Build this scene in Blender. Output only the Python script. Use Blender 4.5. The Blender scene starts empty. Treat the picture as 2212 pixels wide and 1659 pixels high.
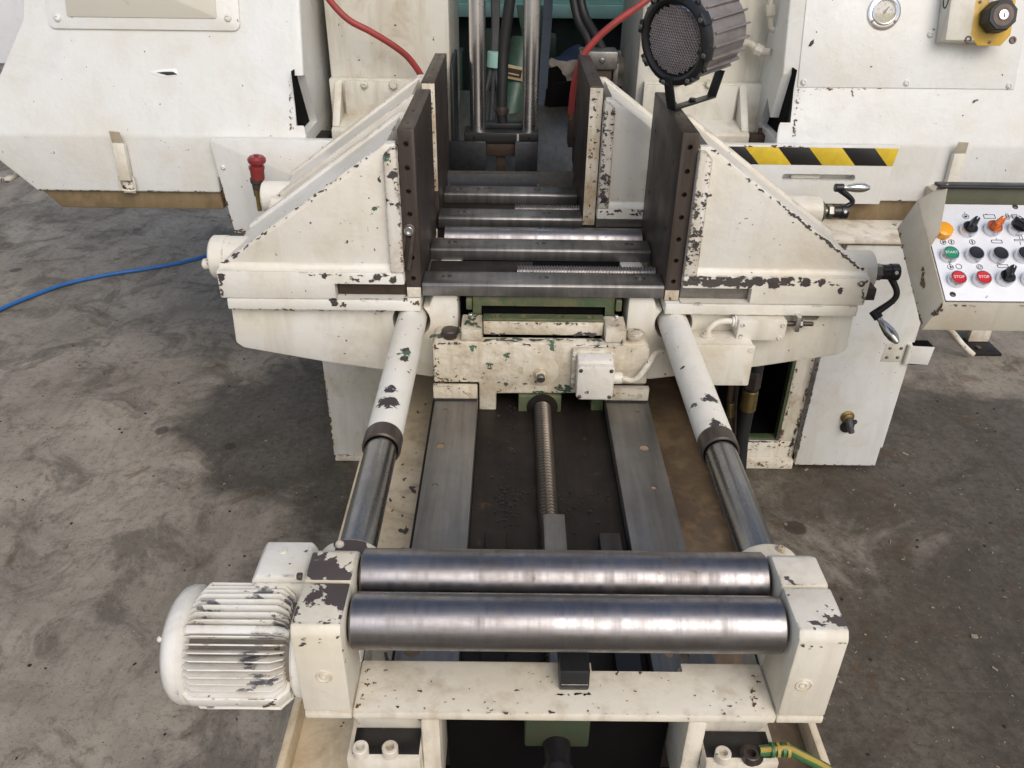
import bpy, bmesh, math, random
from mathutils import Vector, Matrix, Quaternion
random.seed(7)
SC = bpy.context.scene
COL = SC.collection
R = math.radians

# ------------------------------------------------------------------ camera
FPX, PIT, ROL, YAW = 1753.37, .5474, .0138, -.0043
CAM = Vector((-.0705, 0, 1.6))
_R0 = Vector((math.cos(YAW), math.sin(YAW), 0)); _F0 = Vector((-math.sin(YAW), math.cos(YAW), 0)); _U0 = Vector((0, 0, 1))
FW = _F0*math.cos(PIT)-_U0*math.sin(PIT); UP0 = _F0*math.sin(PIT)+_U0*math.cos(PIT)
RT = _R0*math.cos(ROL)+UP0*math.sin(ROL); UP = UP0*math.cos(ROL)-_R0*math.sin(ROL)
cam = bpy.data.cameras.new('camera'); cam.sensor_width = 36; cam.lens = 36*FPX/2212; cam.clip_start = .02; cam.clip_end = 500
co = bpy.data.objects.new('camera', cam); COL.objects.link(co); SC.camera = co
co.matrix_world = Matrix(((RT.x, UP.x, -FW.x, CAM.x), (RT.y, UP.y, -FW.y, CAM.y), (RT.z, UP.z, -FW.z, CAM.z), (0, 0, 0, 1)))

# ------------------------------------------------------------------ sky, sun, exposure
SUN_DIR = Vector((.28, -.78, .78)).normalized()          # towards the sun
SUN_EL = math.asin(SUN_DIR.z); SUN_ROT = math.atan2(SUN_DIR.x, SUN_DIR.y)
w = bpy.data.worlds.new('World'); SC.world = w; w.use_nodes = True
wn = w.node_tree; wn.nodes.clear()
sky = wn.nodes.new('ShaderNodeTexSky'); sky.sky_type = 'NISHITA'; sky.sun_disc = False
sky.sun_elevation = SUN_EL; sky.sun_rotation = SUN_ROT; sky.air_density = 1.0; sky.dust_density = 3.0; sky.ozone_density = 1.0
bg = wn.nodes.new('ShaderNodeBackground'); bg.inputs[1].default_value = .135
wo = wn.nodes.new('ShaderNodeOutputWorld'); hs = wn.nodes.new('ShaderNodeHueSaturation'); hs.inputs['Saturation'].default_value = .82; wn.links.new(sky.outputs[0], hs.inputs['Color']); wn.links.new(hs.outputs[0], bg.inputs[0]); wn.links.new(bg.outputs[0], wo.inputs[0])
sl = bpy.data.lights.new('sun', 'SUN'); sl.energy = 1.2; sl.angle = R(45); sl.color = (1, .945, .88)
so = bpy.data.objects.new('sun', sl); COL.objects.link(so); so.rotation_euler = SUN_DIR.to_track_quat('Z', 'Y').to_euler()
vs = SC.view_settings; vs.view_transform = 'Standard'; vs.look = 'None'; vs.exposure = 0.1; vs.gamma = 1; vs.use_curve_mapping = False
SC.cycles.use_denoising = True
SC.cycles.max_bounces = 8

def at(u, v, X=None, Y=None, Z=None, P=None, N=None, D=None):
    """a point of the photograph (2212 wide) carried out to a plane of the place"""
    d = FW+RT*((u-1106)/FPX)-UP*((v-829.5)/FPX)
    if Y is not None: t = (Y-CAM.y)/d.y
    elif Z is not None: t = (Z-CAM.z)/d.z
    elif X is not None: t = (X-CAM.x)/d.x
    elif D is not None: t = D
    else: t = (P-CAM).dot(N)/d.dot(N)
    return CAM+d*t

# ------------------------------------------------------------------ materials
class NT:
    def __init__(s, name):
        s.m = bpy.data.materials.new(name); s.m.use_nodes = True; s.t = s.m.node_tree; s.b = s.t.nodes['Principled BSDF']; s._p = None
    def n(s, typ, ins=None, **kw):
        o = s.t.nodes.new(typ)
        for k, x in kw.items(): setattr(o, k, x)
        for k, x in (ins or {}).items(): s.set(o.inputs[k], x)
        return o
    def set(s, sock, x):
        if isinstance(x, bpy.types.NodeSocket): s.t.links.new(x, sock)
        elif isinstance(x, (tuple, list)) and sock.type == 'RGBA': sock.default_value = tuple(x)+(1,) if len(x) == 3 else x
        else: sock.default_value = x
    @property
    def pos(s):
        if s._p is None: s._p = s.n('ShaderNodeNewGeometry')
        return s._p.outputs['Position']
    @property
    def nrm(s):
        s.pos; return s._p.outputs['Normal']
    def sv(s, k, v=None, off=(0, 0, 0)):
        return s.n('ShaderNodeMapping', {'Vector': v or s.pos, 'Scale': k, 'Location': off}).outputs[0]
    def noise(s, sc, det=3, ro=.55, v=None, dist=0):
        return s.n('ShaderNodeTexNoise', {'Vector': v or s.pos, 'Scale': sc, 'Detail': det, 'Roughness': ro, 'Distortion': dist}).outputs[0]
    def mp(s, x, a, b, c=0., d=1.):
        return s.n('ShaderNodeMapRange', {'Value': x, 'From Min': a, 'From Max': b, 'To Min': c, 'To Max': d}, clamp=True).outputs[0]
    def mt(s, op, a, b=0.):
        return s.n('ShaderNodeMath', {0: a, 1: b}, operation=op).outputs[0]
    def mix(s, f, a, b):
        o = s.n('ShaderNodeMix', data_type='RGBA'); s.set(o.inputs[0], f); s.set(o.inputs[6], a); s.set(o.inputs[7], b); return o.outputs[2]
    def bump(s, h, st, di):
        s.t.links.new(s.n('ShaderNodeBump', {'Strength': st, 'Distance': di, 'Height': h}).outputs[0], s.b.inputs['Normal'])
    def out(s, col=None, rough=None, met=None):
        if col is not None: s.set(s.b.inputs['Base Color'], col)
        if rough is not None: s.set(s.b.inputs['Roughness'], rough)
        if met is not None: s.set(s.b.inputs['Metallic'], met)
        return s.m

def paint(name, base, chips=0., edge=.5, dirt=.3, chipcol=(.055, .044, .042), green=.25, rough=.4, peel=.5, cs=26., topchip=0., warm=(.94, .90, .81), specks=.5, greencol=(.07, .13, .075), spots=(), spotn=.9):
    n = NT(name); off = (random.random()*9, random.random()*9, random.random()*9)
    p = n.sv((1, 1, 1), off=off)
    cn = n.noise(cs, 5, .62, p, .25)
    tone = n.mp(n.noise(4.5, 5, .6, p), .35, .7)
    col = n.mix(tone, base, tuple(base[i]*warm[i] for i in range(3)))
    st = n.mp(n.noise(1., 4, .6, n.sv((26, 26, 3.2), off=off)), .50, .74)
    blot = n.mp(n.noise(9, 6, .7, p, .4), .49, .70)
    dm = n.mt('MULTIPLY', n.mt('MAXIMUM', n.mt('MULTIPLY', st, .8), blot), dirt)
    col = n.mix(dm, col, (.30, .21, .12))
    bv = n.n('ShaderNodeBevel', {'Radius': .006}, samples=2)
    dt = n.n('ShaderNodeVectorMath', {0: bv.outputs[0], 1: n.nrm}, operation='DOT_PRODUCT')
    ed = n.mp(dt.outputs['Value'], .998, .93)
    big = n.noise(5.5, 2, .5, p)
    rm = n.mt('MULTIPLY', n.mt('MULTIPLY', n.mp(dt.outputs['Value'], 1., .93), n.mp(n.noise(13, 4, .65, p), .42, .7)), min(1., dirt*1.6))
    col = n.mix(rm, col, (.36, .24, .12))
    val = n.mt('ADD', cn, n.mt('MULTIPLY', ed, edge*.16))
    val = n.mt('ADD', val, n.mt('MULTIPLY', n.mt('SUBTRACT', big, .5), .35))
    if topchip:
        nz = n.n('ShaderNodeSeparateXYZ', {0: n.nrm}).outputs[2]
        val = n.mt('ADD', val, n.mt('MULTIPLY', n.mp(nz, .8, .95), topchip))
    thr = .74-chips
    mk = n.mp(val, thr, thr+.012)
    if spots:
        wob = n.mt('MULTIPLY', n.mt('SUBTRACT', n.noise(85, 5, .65, p, .5), .5), spotn*3.4)
        for (sx, sy, sz, sr) in spots:
            dv = n.n('ShaderNodeVectorMath', {0: n.pos, 1: (sx, sy, sz)}, operation='DISTANCE').outputs['Value']
            mk = n.mt('MAXIMUM', mk, n.mp(n.mt('ADD', n.mt('DIVIDE', dv, sr), wob), 1.0, .93))
    if specks:
        sp = n.mp(n.noise(75, 2, .5, p), .76-.02*specks, .765-.02*specks)
        mk = n.mt('MAXIMUM', mk, n.mt('MULTIPLY', sp, .9))
    cc = n.mix(n.mp(n.noise(11, 2, .5, p), .62-green*.35, .63-green*.35), chipcol, greencol) if green else chipcol
    col = n.mix(mk, col, cc)
    rg = n.mt('ADD', n.mp(n.noise(14, 3, .6, p), .3, .7, rough-.08, rough+.12), n.mt('MULTIPLY', mk, .12))
    h = n.mt('ADD', n.mt('MULTIPLY', n.noise(120, 3, .6, p), .35*peel), n.mt('MULTIPLY', n.noise(38, 3, .5, p), 1.1*peel))
    h = n.mt('SUBTRACT', h, n.mt('MULTIPLY', mk, .9))
    n.bump(h, .8, .0022)
    n.b.inputs['Specular IOR Level'].default_value = .45
    return n.out(col, rg, 0.)

def metal(name, c1, c2, r1=.3, r2=.5, st=(60, 4, 60), met=1., spots=.0, spotcol=(.05, .035, .02), big=6., grain=.3, spotscale=22, band=None):
    n = NT(name); off = (random.random()*9, random.random()*9, random.random()*9)
    a = n.noise(1., 4, .65, n.sv(st, off=off)); b = n.noise(big, 5, .65, n.sv((1, 1, 1), off=off))
    f = n.mp(n.mt('ADD', n.mt('MULTIPLY', a, .5), n.mt('MULTIPLY', b, .5)), .35, .65)
    col = n.mix(f, c1, c2); rg = n.mp(b, .3, .7, r1, r2)
    if band:
        bd = n.noise(1., 5, .7, n.sv(band, off=off)); col = n.mix(n.mp(bd, .48, .75, 0, .30), col, tuple(x*.45 for x in c2)); rg = n.mt('ADD', rg, n.mp(bd, .4, .7, -.06, .12))
    if spots:
        s = n.mp(n.noise(spotscale, 6, .7, n.sv((1, 1, 1), off=off), .3), .72-spots, .80-spots)
        col = n.mix(n.mt('MULTIPLY', s, .85), col, spotcol); rg = n.mt('ADD', rg, n.mt('MULTIPLY', s, .15))
    n.bump(n.mt('ADD', n.mt('MULTIPLY', a, grain), n.mt('MULTIPLY', n.noise(160, 2, .5), .15)), .35, .0006)
    return n.out(col, rg, met)

def plain(name, c, rough=.5, met=0., var=.18, sc=40., bump=.15, dirt=0.):
    n = NT(name)
    f = n.noise(sc, 4, .6)
    col = n.mix(n.mp(f, .3, .7), c, tuple(x*(1-var) for x in c))
    if dirt: col = n.mix(n.mt('MULTIPLY', n.mp(n.noise(15, 5, .7), .5, .75), dirt), col, (.06, .045, .03))
    n.bump(f, bump, .0006)
    return n.out(col, n.mp(n.noise(20, 3, .6), .3, .7, rough-.07, rough+.1), met)

CREAM = (.735, .715, .66); WARM = (.745, .705, .615); COOL = (.715, .725, .715)
M = {}
M['cover'] = paint('cover_paint', COOL, chips=-.07, edge=.12, dirt=.12, rough=.34, peel=.7, specks=.4, warm=(.95, .92, .85))

M['beam'] = paint('beam_paint', CREAM, chips=-.03, edge=.45, dirt=.36, rough=.42, peel=.5, specks=.5, warm=(.92, .87, .74))
M['rib'] = paint('rib_paint', CREAM, chips=.13, edge=.95, dirt=.55, rough=.45, peel=.7, specks=1.2, cs=34, green=.05)
def tops(lst, **k):
    r_ = []
    for u, v, r in lst: q = at(u, v, **k); r_.append((q.x, q.y, q.z, r))
    return r_
SP_SL = tops([(876, 762, 0.0117), (872, 778, 0.0104), (862, 770, 0.0065), (843, 846, 0.0117), (838, 873, 0.0175), (884, 868, 0.0078), (880, 892, 0.0091), (886, 800, 0.0052), (1456, 750, 0.0078), (1470, 790, 0.0078), (1533, 866, 0.0143), (1546, 918, 0.0117)], Z=.834)
SP_V = tops([(1640, 606, .012), (1670, 612, .014), (1700, 606, .012), (1600, 600, .012), (1560, 598, .010), (1740, 610, .010), (1775, 612, .008), (1815, 628, .007), (815, 600, .007), (850, 604, .008), (722, 652, .009), (1500, 598, .012), (478, 600, .008), (700, 598, .005)], Y=1.537)
M['sleeve'] = paint('sleeve_paint', CREAM, chips=.045, edge=.1, dirt=.10, rough=.33, peel=.8, specks=.8, green=.10, cs=22, spots=SP_SL)
M['carriage'] = paint('carriage_paint', (.66, .61, .51), chips=.085, edge=.6, dirt=.8, rough=.45, peel=2., specks=1., green=.5)
M['vise'] = paint('vise_paint', CREAM, chips=.03, edge=.85, dirt=.20, rough=.36, peel=.8, specks=1., green=.1, spots=SP_V)
M['roller_block'] = paint('roller_block_paint', WARM, chips=.0, edge=.5, dirt=.25, rough=.42, peel=.6, topchip=.27, green=0., cs=19, chipcol=(.075, .058, .055))
M['roller_frame'] = paint('roller_frame_paint', WARM, chips=.01, edge=.55, dirt=.62, rough=.42, peel=.6, specks=.9, green=0.)
M['roller_block_r'] = paint('roller_block_paint_b', WARM, chips=.0, edge=.5, dirt=.4, rough=.42, peel=.6, topchip=.13, green=0., cs=22, chipcol=(.085, .068, .064))
M['motor'] = paint('motor_paint', (.76, .75, .71), chips=.05, edge=.5, dirt=.30, rough=.36, peel=1.0, specks=1., green=0., chipcol=(.10, .10, .115))
M['tray'] = paint('tray_paint', (.68, .58, .42), chips=.03, edge=.3, dirt=.75, rough=.5, peel=.7, specks=1., green=.3)
M['traydirt'] = paint('oily_tray_paint', (.12, .085, .055), chips=.02, edge=.3, dirt=.5, rough=.4, peel=.7, specks=1., green=.2, warm=(.6, .55, .5))
M['motorbody'] = paint('motor_body_paint', (.15, .142, .13), chips=.08, edge=.4, dirt=.6, rough=.5, peel=1., specks=1., green=0., chipcol=(.03, .028, .03))
M['edgepaint'] = paint('edge_paint', WARM, chips=.10, edge=.05, dirt=.8, rough=.5, peel=1., specks=1., green=0., cs=45)
M['fillet'] = paint('fillet_paint', CREAM, chips=-.05, edge=0., dirt=.2, rough=.33, peel=.8, specks=.5)
M['cab'] = paint('cabinet_paint', COOL, chips=-.05, edge=.3, dirt=.22, rough=.38, peel=.4, specks=.5)
M['cabframe'] = paint('cabinet_frame_paint', WARM, chips=.06, edge=.6, dirt=.75, rough=.5, peel=.6, green=.3)
M['panelbox'] = paint('panel_box_paint', (.47, .44, .365), chips=-.01, edge=.55, dirt=.4, rough=.45, peel=.3, green=0.)
M['column'] = paint('column_paint', (.66, .65, .59), chips=-.03, edge=.35, dirt=.45, rough=.42, peel=.5)
M['rusty'] = paint('stained_tray_paint', (.20, .148, .08), chips=-.03, edge=.3, dirt=.8, rough=.6, peel=.5, warm=(.6, .55, .45))
M['green'] = paint('green_paint', (.07, .105, .055), chips=.03, edge=.6, dirt=.45, rough=.45, peel=.7, green=0., warm=(.7, .75, .6))
M['olive'] = plain('olive_paint', (.11, .115, .075), .3)
M['grimygreen'] = plain('grimy_green_paint', (.040, .056, .028), .5, dirt=.7)
M['dkgreen'] = plain('dark_green_paint', (.018, .050, .038), .5, dirt=.6)
M['mint'] = paint('mint_paint', (.45, .74, .67), chips=.0, edge=.5, dirt=.2, rough=.35, peel=.4, green=0., warm=(.9, .95, .95))
M['jaw'] = metal('jaw_plate_steel', (.105, .083, .07), (.055, .042, .035), .38, .6, st=(70, 70, 5), met=.55, spots=.06, spotcol=(.045, .03, .022))
M['bar'] = metal('bar_steel', (.33, .32, .31), (.15, .143, .137), .32, .5, st=(55, 6, 10), met=.9, spots=.06, spotcol=(.07, .055, .045))
M['rail'] = metal('rail_steel', (.33, .315, .29), (.19, .18, .165), .33, .52, st=(70, 4, 70), met=.8, spots=.05, spotcol=(.05, .045, .04), spotscale=45)
M['roller'] = metal('roller_steel', (.35, .34, .355), (.18, .163, .153), .29, .46, st=(6, 45, 45), met=1., spots=.10, spotcol=(.20, .145, .115), big=13, band=(70, 2, 2))
M['rod'] = metal('rod_steel', (.36, .36, .355), (.24, .235, .225), .2, .33, st=(60, 5, 60), met=1., spots=.03, spotcol=(.08, .07, .06))
M['chrome'] = metal('chrome_steel', (.92, .91, .90), (.80, .79, .78), .2, .32, st=(50, 50, 4), met=1.)
M['collar'] = metal('collar_steel', (.14, .11, .095), (.075, .06, .052), .35, .55, met=.7, spots=.08)
M['screw'] = metal('screw_steel', (.18, .15, .12), (.09, .076, .062), .3, .5, met=.8, spots=.05)
M['screw_bright'] = metal('bright_screw_steel', (.38, .36, .35), (.2, .19, .18), .3, .45, met=.9)
M['grime'] = metal('oily_steel', (.024, .018, .0145), (.011, .0085, .007), .35, .65, met=.0, spots=.10, spotcol=(.07, .045, .022), big=9)
M['black'] = plain('black_paint', (.016, .016, .017), .38)
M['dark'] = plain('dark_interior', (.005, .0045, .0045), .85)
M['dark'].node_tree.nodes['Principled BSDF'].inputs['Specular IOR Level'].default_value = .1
M['tar'] = plain('tar_black', (.012, .011, .012), .3, sc=70, bump=.6)
M['rubber'] = plain('black_rubber', (.018, .018, .019), .5, sc=90)
M['greyrub'] = plain('grey_cable', (.075, .075, .08), .5)
M['red'] = plain('red_hose_rubber', (.36, .045, .04), .45, dirt=.4)
M['redcap'] = plain('red_plastic', (.25, .03, .028), .4, dirt=.6)
M['blue'] = plain('blue_cable_rubber', (.03, .17, .50), .45, dirt=.15)
M['strap'] = plain('blue_strap', (.065, .085, .12), .8, sc=120, bump=.6, dirt=.4)
M['bluerag'] = plain('blue_cloth', (.025, .04, .09), .85)
M['rag'] = plain('pale_cloth', (.45, .40, .34), .9)
M['brass'] = metal('brass', (.38, .28, .11), (.22, .16, .07), .3, .5, met=.9)
M['yellow'] = plain('yellow_enamel', (.68, .42, .055), .38, dirt=.18)
M['dully'] = plain('dirty_yellow', (.42, .30, .06), .45, dirt=.5)
M['tapeY'] = plain('yellow_tape', (.70, .50, .035), .42, dirt=.10)
M['tapeK'] = plain('black_tape', (.014, .013, .013), .42)
M['panel'] = plain('white_panel_face', (.78, .79, .82), .3, var=.06, sc=9, bump=.03, dirt=.06)
M['bezel'] = metal('bezel_aluminium', (.72, .72, .73), (.6, .6, .61), .22, .35, met=1.)
M['btn_black'] = plain('black_button', (.012, .012, .014), .35)
M['btn_red'] = plain('red_button', (.62, .02, .025), .35)
M['btn_green'] = plain('green_button', (.02, .27, .13), .35)
M['btn_amber'] = plain('amber_lens', (.85, .36, .01), .15, var=.1)
M['btn_orange'] = plain('orange_lens', (.62, .13, .01), .2, var=.1)
M['lens_cell'] = metal('lens_cells', (.36, .32, .32), (.26, .235, .235), .16, .28, met=.5)
M['white'] = plain('white_print', (.8, .8, .8), .5, var=.05)
M['ink'] = plain('black_print', (.02, .02, .022), .5)
M['cast'] = metal('cast_aluminium', (.30, .272, .258), (.17, .152, .143), .42, .6, st=(30, 30, 30), met=.35, big=18, spots=.02, spotcol=(.1, .08, .07))
M['alu'] = metal('bright_aluminium', (.72, .71, .69), (.55, .54, .52), .16, .3, met=1.)
M['sheet'] = metal('dull_sheet_steel', (.30, .29, .27), (.17, .163, .15), .35, .5, met=.85, spots=.05)
M['dplate'] = metal('blue_black_plate', (.06, .062, .068), (.03, .031, .036), .3, .45, met=.7, spots=.06)
M['rust'] = metal('rusty_block', (.075, .045, .03), (.04, .026, .02), .5, .7, met=.3, spots=.1)
M['wood'] = plain('wood_plug', (.30, .20, .11), .6, sc=60, var=.4)
M['pinkplug'] = plain('resin_plug', (.48, .32, .22), .5, sc=60, var=.2)
M['label'] = plain('cream_label', (.52, .43, .26), .5)
M['dial'] = plain('dial_face', (.62, .58, .50), .4)
M['dialoil'] = plain('dial_oil', (.36, .31, .12), .25)
M['pane'] = plain('cover_pane', (.52, .49, .41), .35, var=.05, sc=5, bump=.02)
M['earthg'] = plain('green_sleeve', (.04, .15, .05), .4, dirt=.2)
M['grime'].node_tree.nodes['Principled BSDF'].inputs['Specular IOR Level'].default_value = .25
M['chip'] = metal('bare_primer', (.10, .083, .077), (.06, .049, .045), .45, .65, met=.1, spots=.06)
M['chipg'] = plain('old_green_coat', (.06, .10, .065), .5, var=.4)
M['rustchip'] = plain('rust_stain', (.16, .085, .035), .8, var=.5, sc=80)
M['debris'] = plain('debris', (.42, .36, .27), .8, var=.6, sc=200)
M['grit'] = plain('grit', (.03, .026, .022), .8)

def glass(name, tint=(1, 1, 1), rough=.05, alpha=.14):
    n = NT(name); n.b.inputs['Alpha'].default_value = alpha
    return n.out(tint, rough, 0.)
M['glass'] = glass('clear_glass', (.95, .95, .93))
M['clear'] = glass('clear_plastic', (.10, .11, .13), .08, .3)

def concrete():
    n = NT('oily_concrete')
    base = n.noise(2.0, 12, .70, n.sv((1, 1, 1), off=(3.1, 1.7, 0)), .4)
    sm = n.noise(4.5, 12, .74, n.sv((1, 1, 1), off=(5.3, 2.2, 0)), .8)
    fine = n.noise(42, 8, .78); pit = n.noise(170, 2, .5)
    rot = n.n('ShaderNodeMapping', {'Vector': n.pos, 'Rotation': (0, 0, R(-38)), 'Scale': (16, 2.6, 1)}).outputs[0]
    scuff = n.noise(1., 8, .72, rot, .5)
    col = n.mix(n.mp(base, .36, .64), (.215, .188, .150), (.385, .338, .275))
    col = n.mix(n.mt('MULTIPLY', n.mp(sm, .49, .60), .66), col, (.098, .086, .070))
    col = n.mix(n.mt('MULTIPLY', n.mp(scuff, .54, .68), .25), col, (.43, .39, .335))
    col = n.mix(n.mt('MULTIPLY', n.mp(scuff, .47, .36), .35), col, (.12, .107, .09))
    col = n.mix(n.mt('MULTIPLY', n.mp(fine, .52, .64), .50), col, (.085, .070, .054))
    col = n.mix(n.mt('MULTIPLY', n.mp(fine, .42, .32), .25), col, (.44, .40, .34))
    xyz = n.n('ShaderNodeSeparateXYZ', {0: n.pos})
    def blob(cx, cy, rx, ry):
        dx = n.mt('DIVIDE', n.mt('SUBTRACT', xyz.outputs[0], cx), rx); dy = n.mt('DIVIDE', n.mt('SUBTRACT', xyz.outputs[1], cy), ry)
        return n.mp(n.mt('SQRT', n.mt('ADD', n.mt('MULTIPLY', dx, dx), n.mt('MULTIPLY', dy, dy))), 1.25, .45)
    # oil soaked into the concrete on the operator's side and under the machine
    oil = blob(1.75, 1.0, 1.45, 1.35)
    for q in ((-.80, 2.35, .42, .45), (1.5, 2.1, .9, .5), (0, 2.3, .9, 1.2)): oil = n.mt('MAXIMUM', oil, blob(*q))
    ov = n.mt('ADD', n.mt('MULTIPLY', oil, .52), n.noise(2.6, 12, .70, n.sv((1, 1, 1), off=(1.3, 7.7, 0)), 1.))
    om = n.mp(ov, .62, .80)
    col = n.mix(n.mt('MULTIPLY', om, n.mp(fine, .35, .65, .66, .88)), col, (.060, .049, .035))
    rs = n.mp(n.noise(8, 10, .7, n.sv((1, 1, 1), off=(8, 2, 0)), .6), .59, .66)
    col = n.mix(n.mt('MULTIPLY', rs, .55), col, (.115, .062, .026))
    for ang, sc_, of in ((12, (1.1, 130, 1), 2.), (-52, (.9, 110, 1), 7.)):
        ln = n.noise(1., 2, .5, n.n('ShaderNodeMapping', {'Vector': n.pos, 'Rotation': (0, 0, R(ang)), 'Scale': sc_, 'Location': (of, of, 0)}).outputs[0], .15)
        col = n.mix(n.mt('MULTIPLY', n.mp(ln, .715, .74), .05), col, (.42, .385, .335))
    dr = n.n('ShaderNodeTexVoronoi', {'Vector': n.pos, 'Scale': 3.4, 'Randomness': 1.}); dw = n.mt('ADD', dr.outputs['Distance'], n.mt('MULTIPLY', n.mt('SUBTRACT', sm, .5), .25))
    gate = n.n('ShaderNodeSeparateColor', {0: dr.outputs['Color']}).outputs[0]
    drop = n.mt('MULTIPLY', n.mp(dw, .10, .075), n.mp(gate, .55, .56))
    col = n.mix(n.mt('MULTIPLY', drop, .75), col, (.040, .030, .020))
    col = n.mix(n.mt('MULTIPLY', n.mp(pit, .66, .70), .65), col, (.03, .026, .022))
    col = n.mix(n.mt('MULTIPLY', n.mp(n.noise(120, 2, .5, n.sv((1, 1, 1), off=(4, 4, 4))), .70, .74), .55), col, (.50, .46, .40))
    n.bump(n.mt('ADD', n.mt('MULTIPLY', fine, .9), n.mt('MULTIPLY', sm, .5)), .6, .005)
    rg = n.mt('SUBTRACT', n.mp(sm, .3, .7, .55, .8), n.mt('MULTIPLY', n.mt('MAXIMUM', om, drop), .28))
    n.b.inputs['Specular IOR Level'].default_value = .15
    return n.out(col, rg, 0.)
M['floor'] = concrete()

# ------------------------------------------------------------------ mesh helpers
def basis(d, hint=None):
    d = Vector(d).normalized(); h = Vector(hint) if hint else (Vector((0, 0, 1)) if abs(d.z) < .9 else Vector((1, 0, 0)))
    a = (h-d*h.dot(d)).normalized(); return a.cross(d)*-1, a, d      # x, y, z(out)

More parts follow.
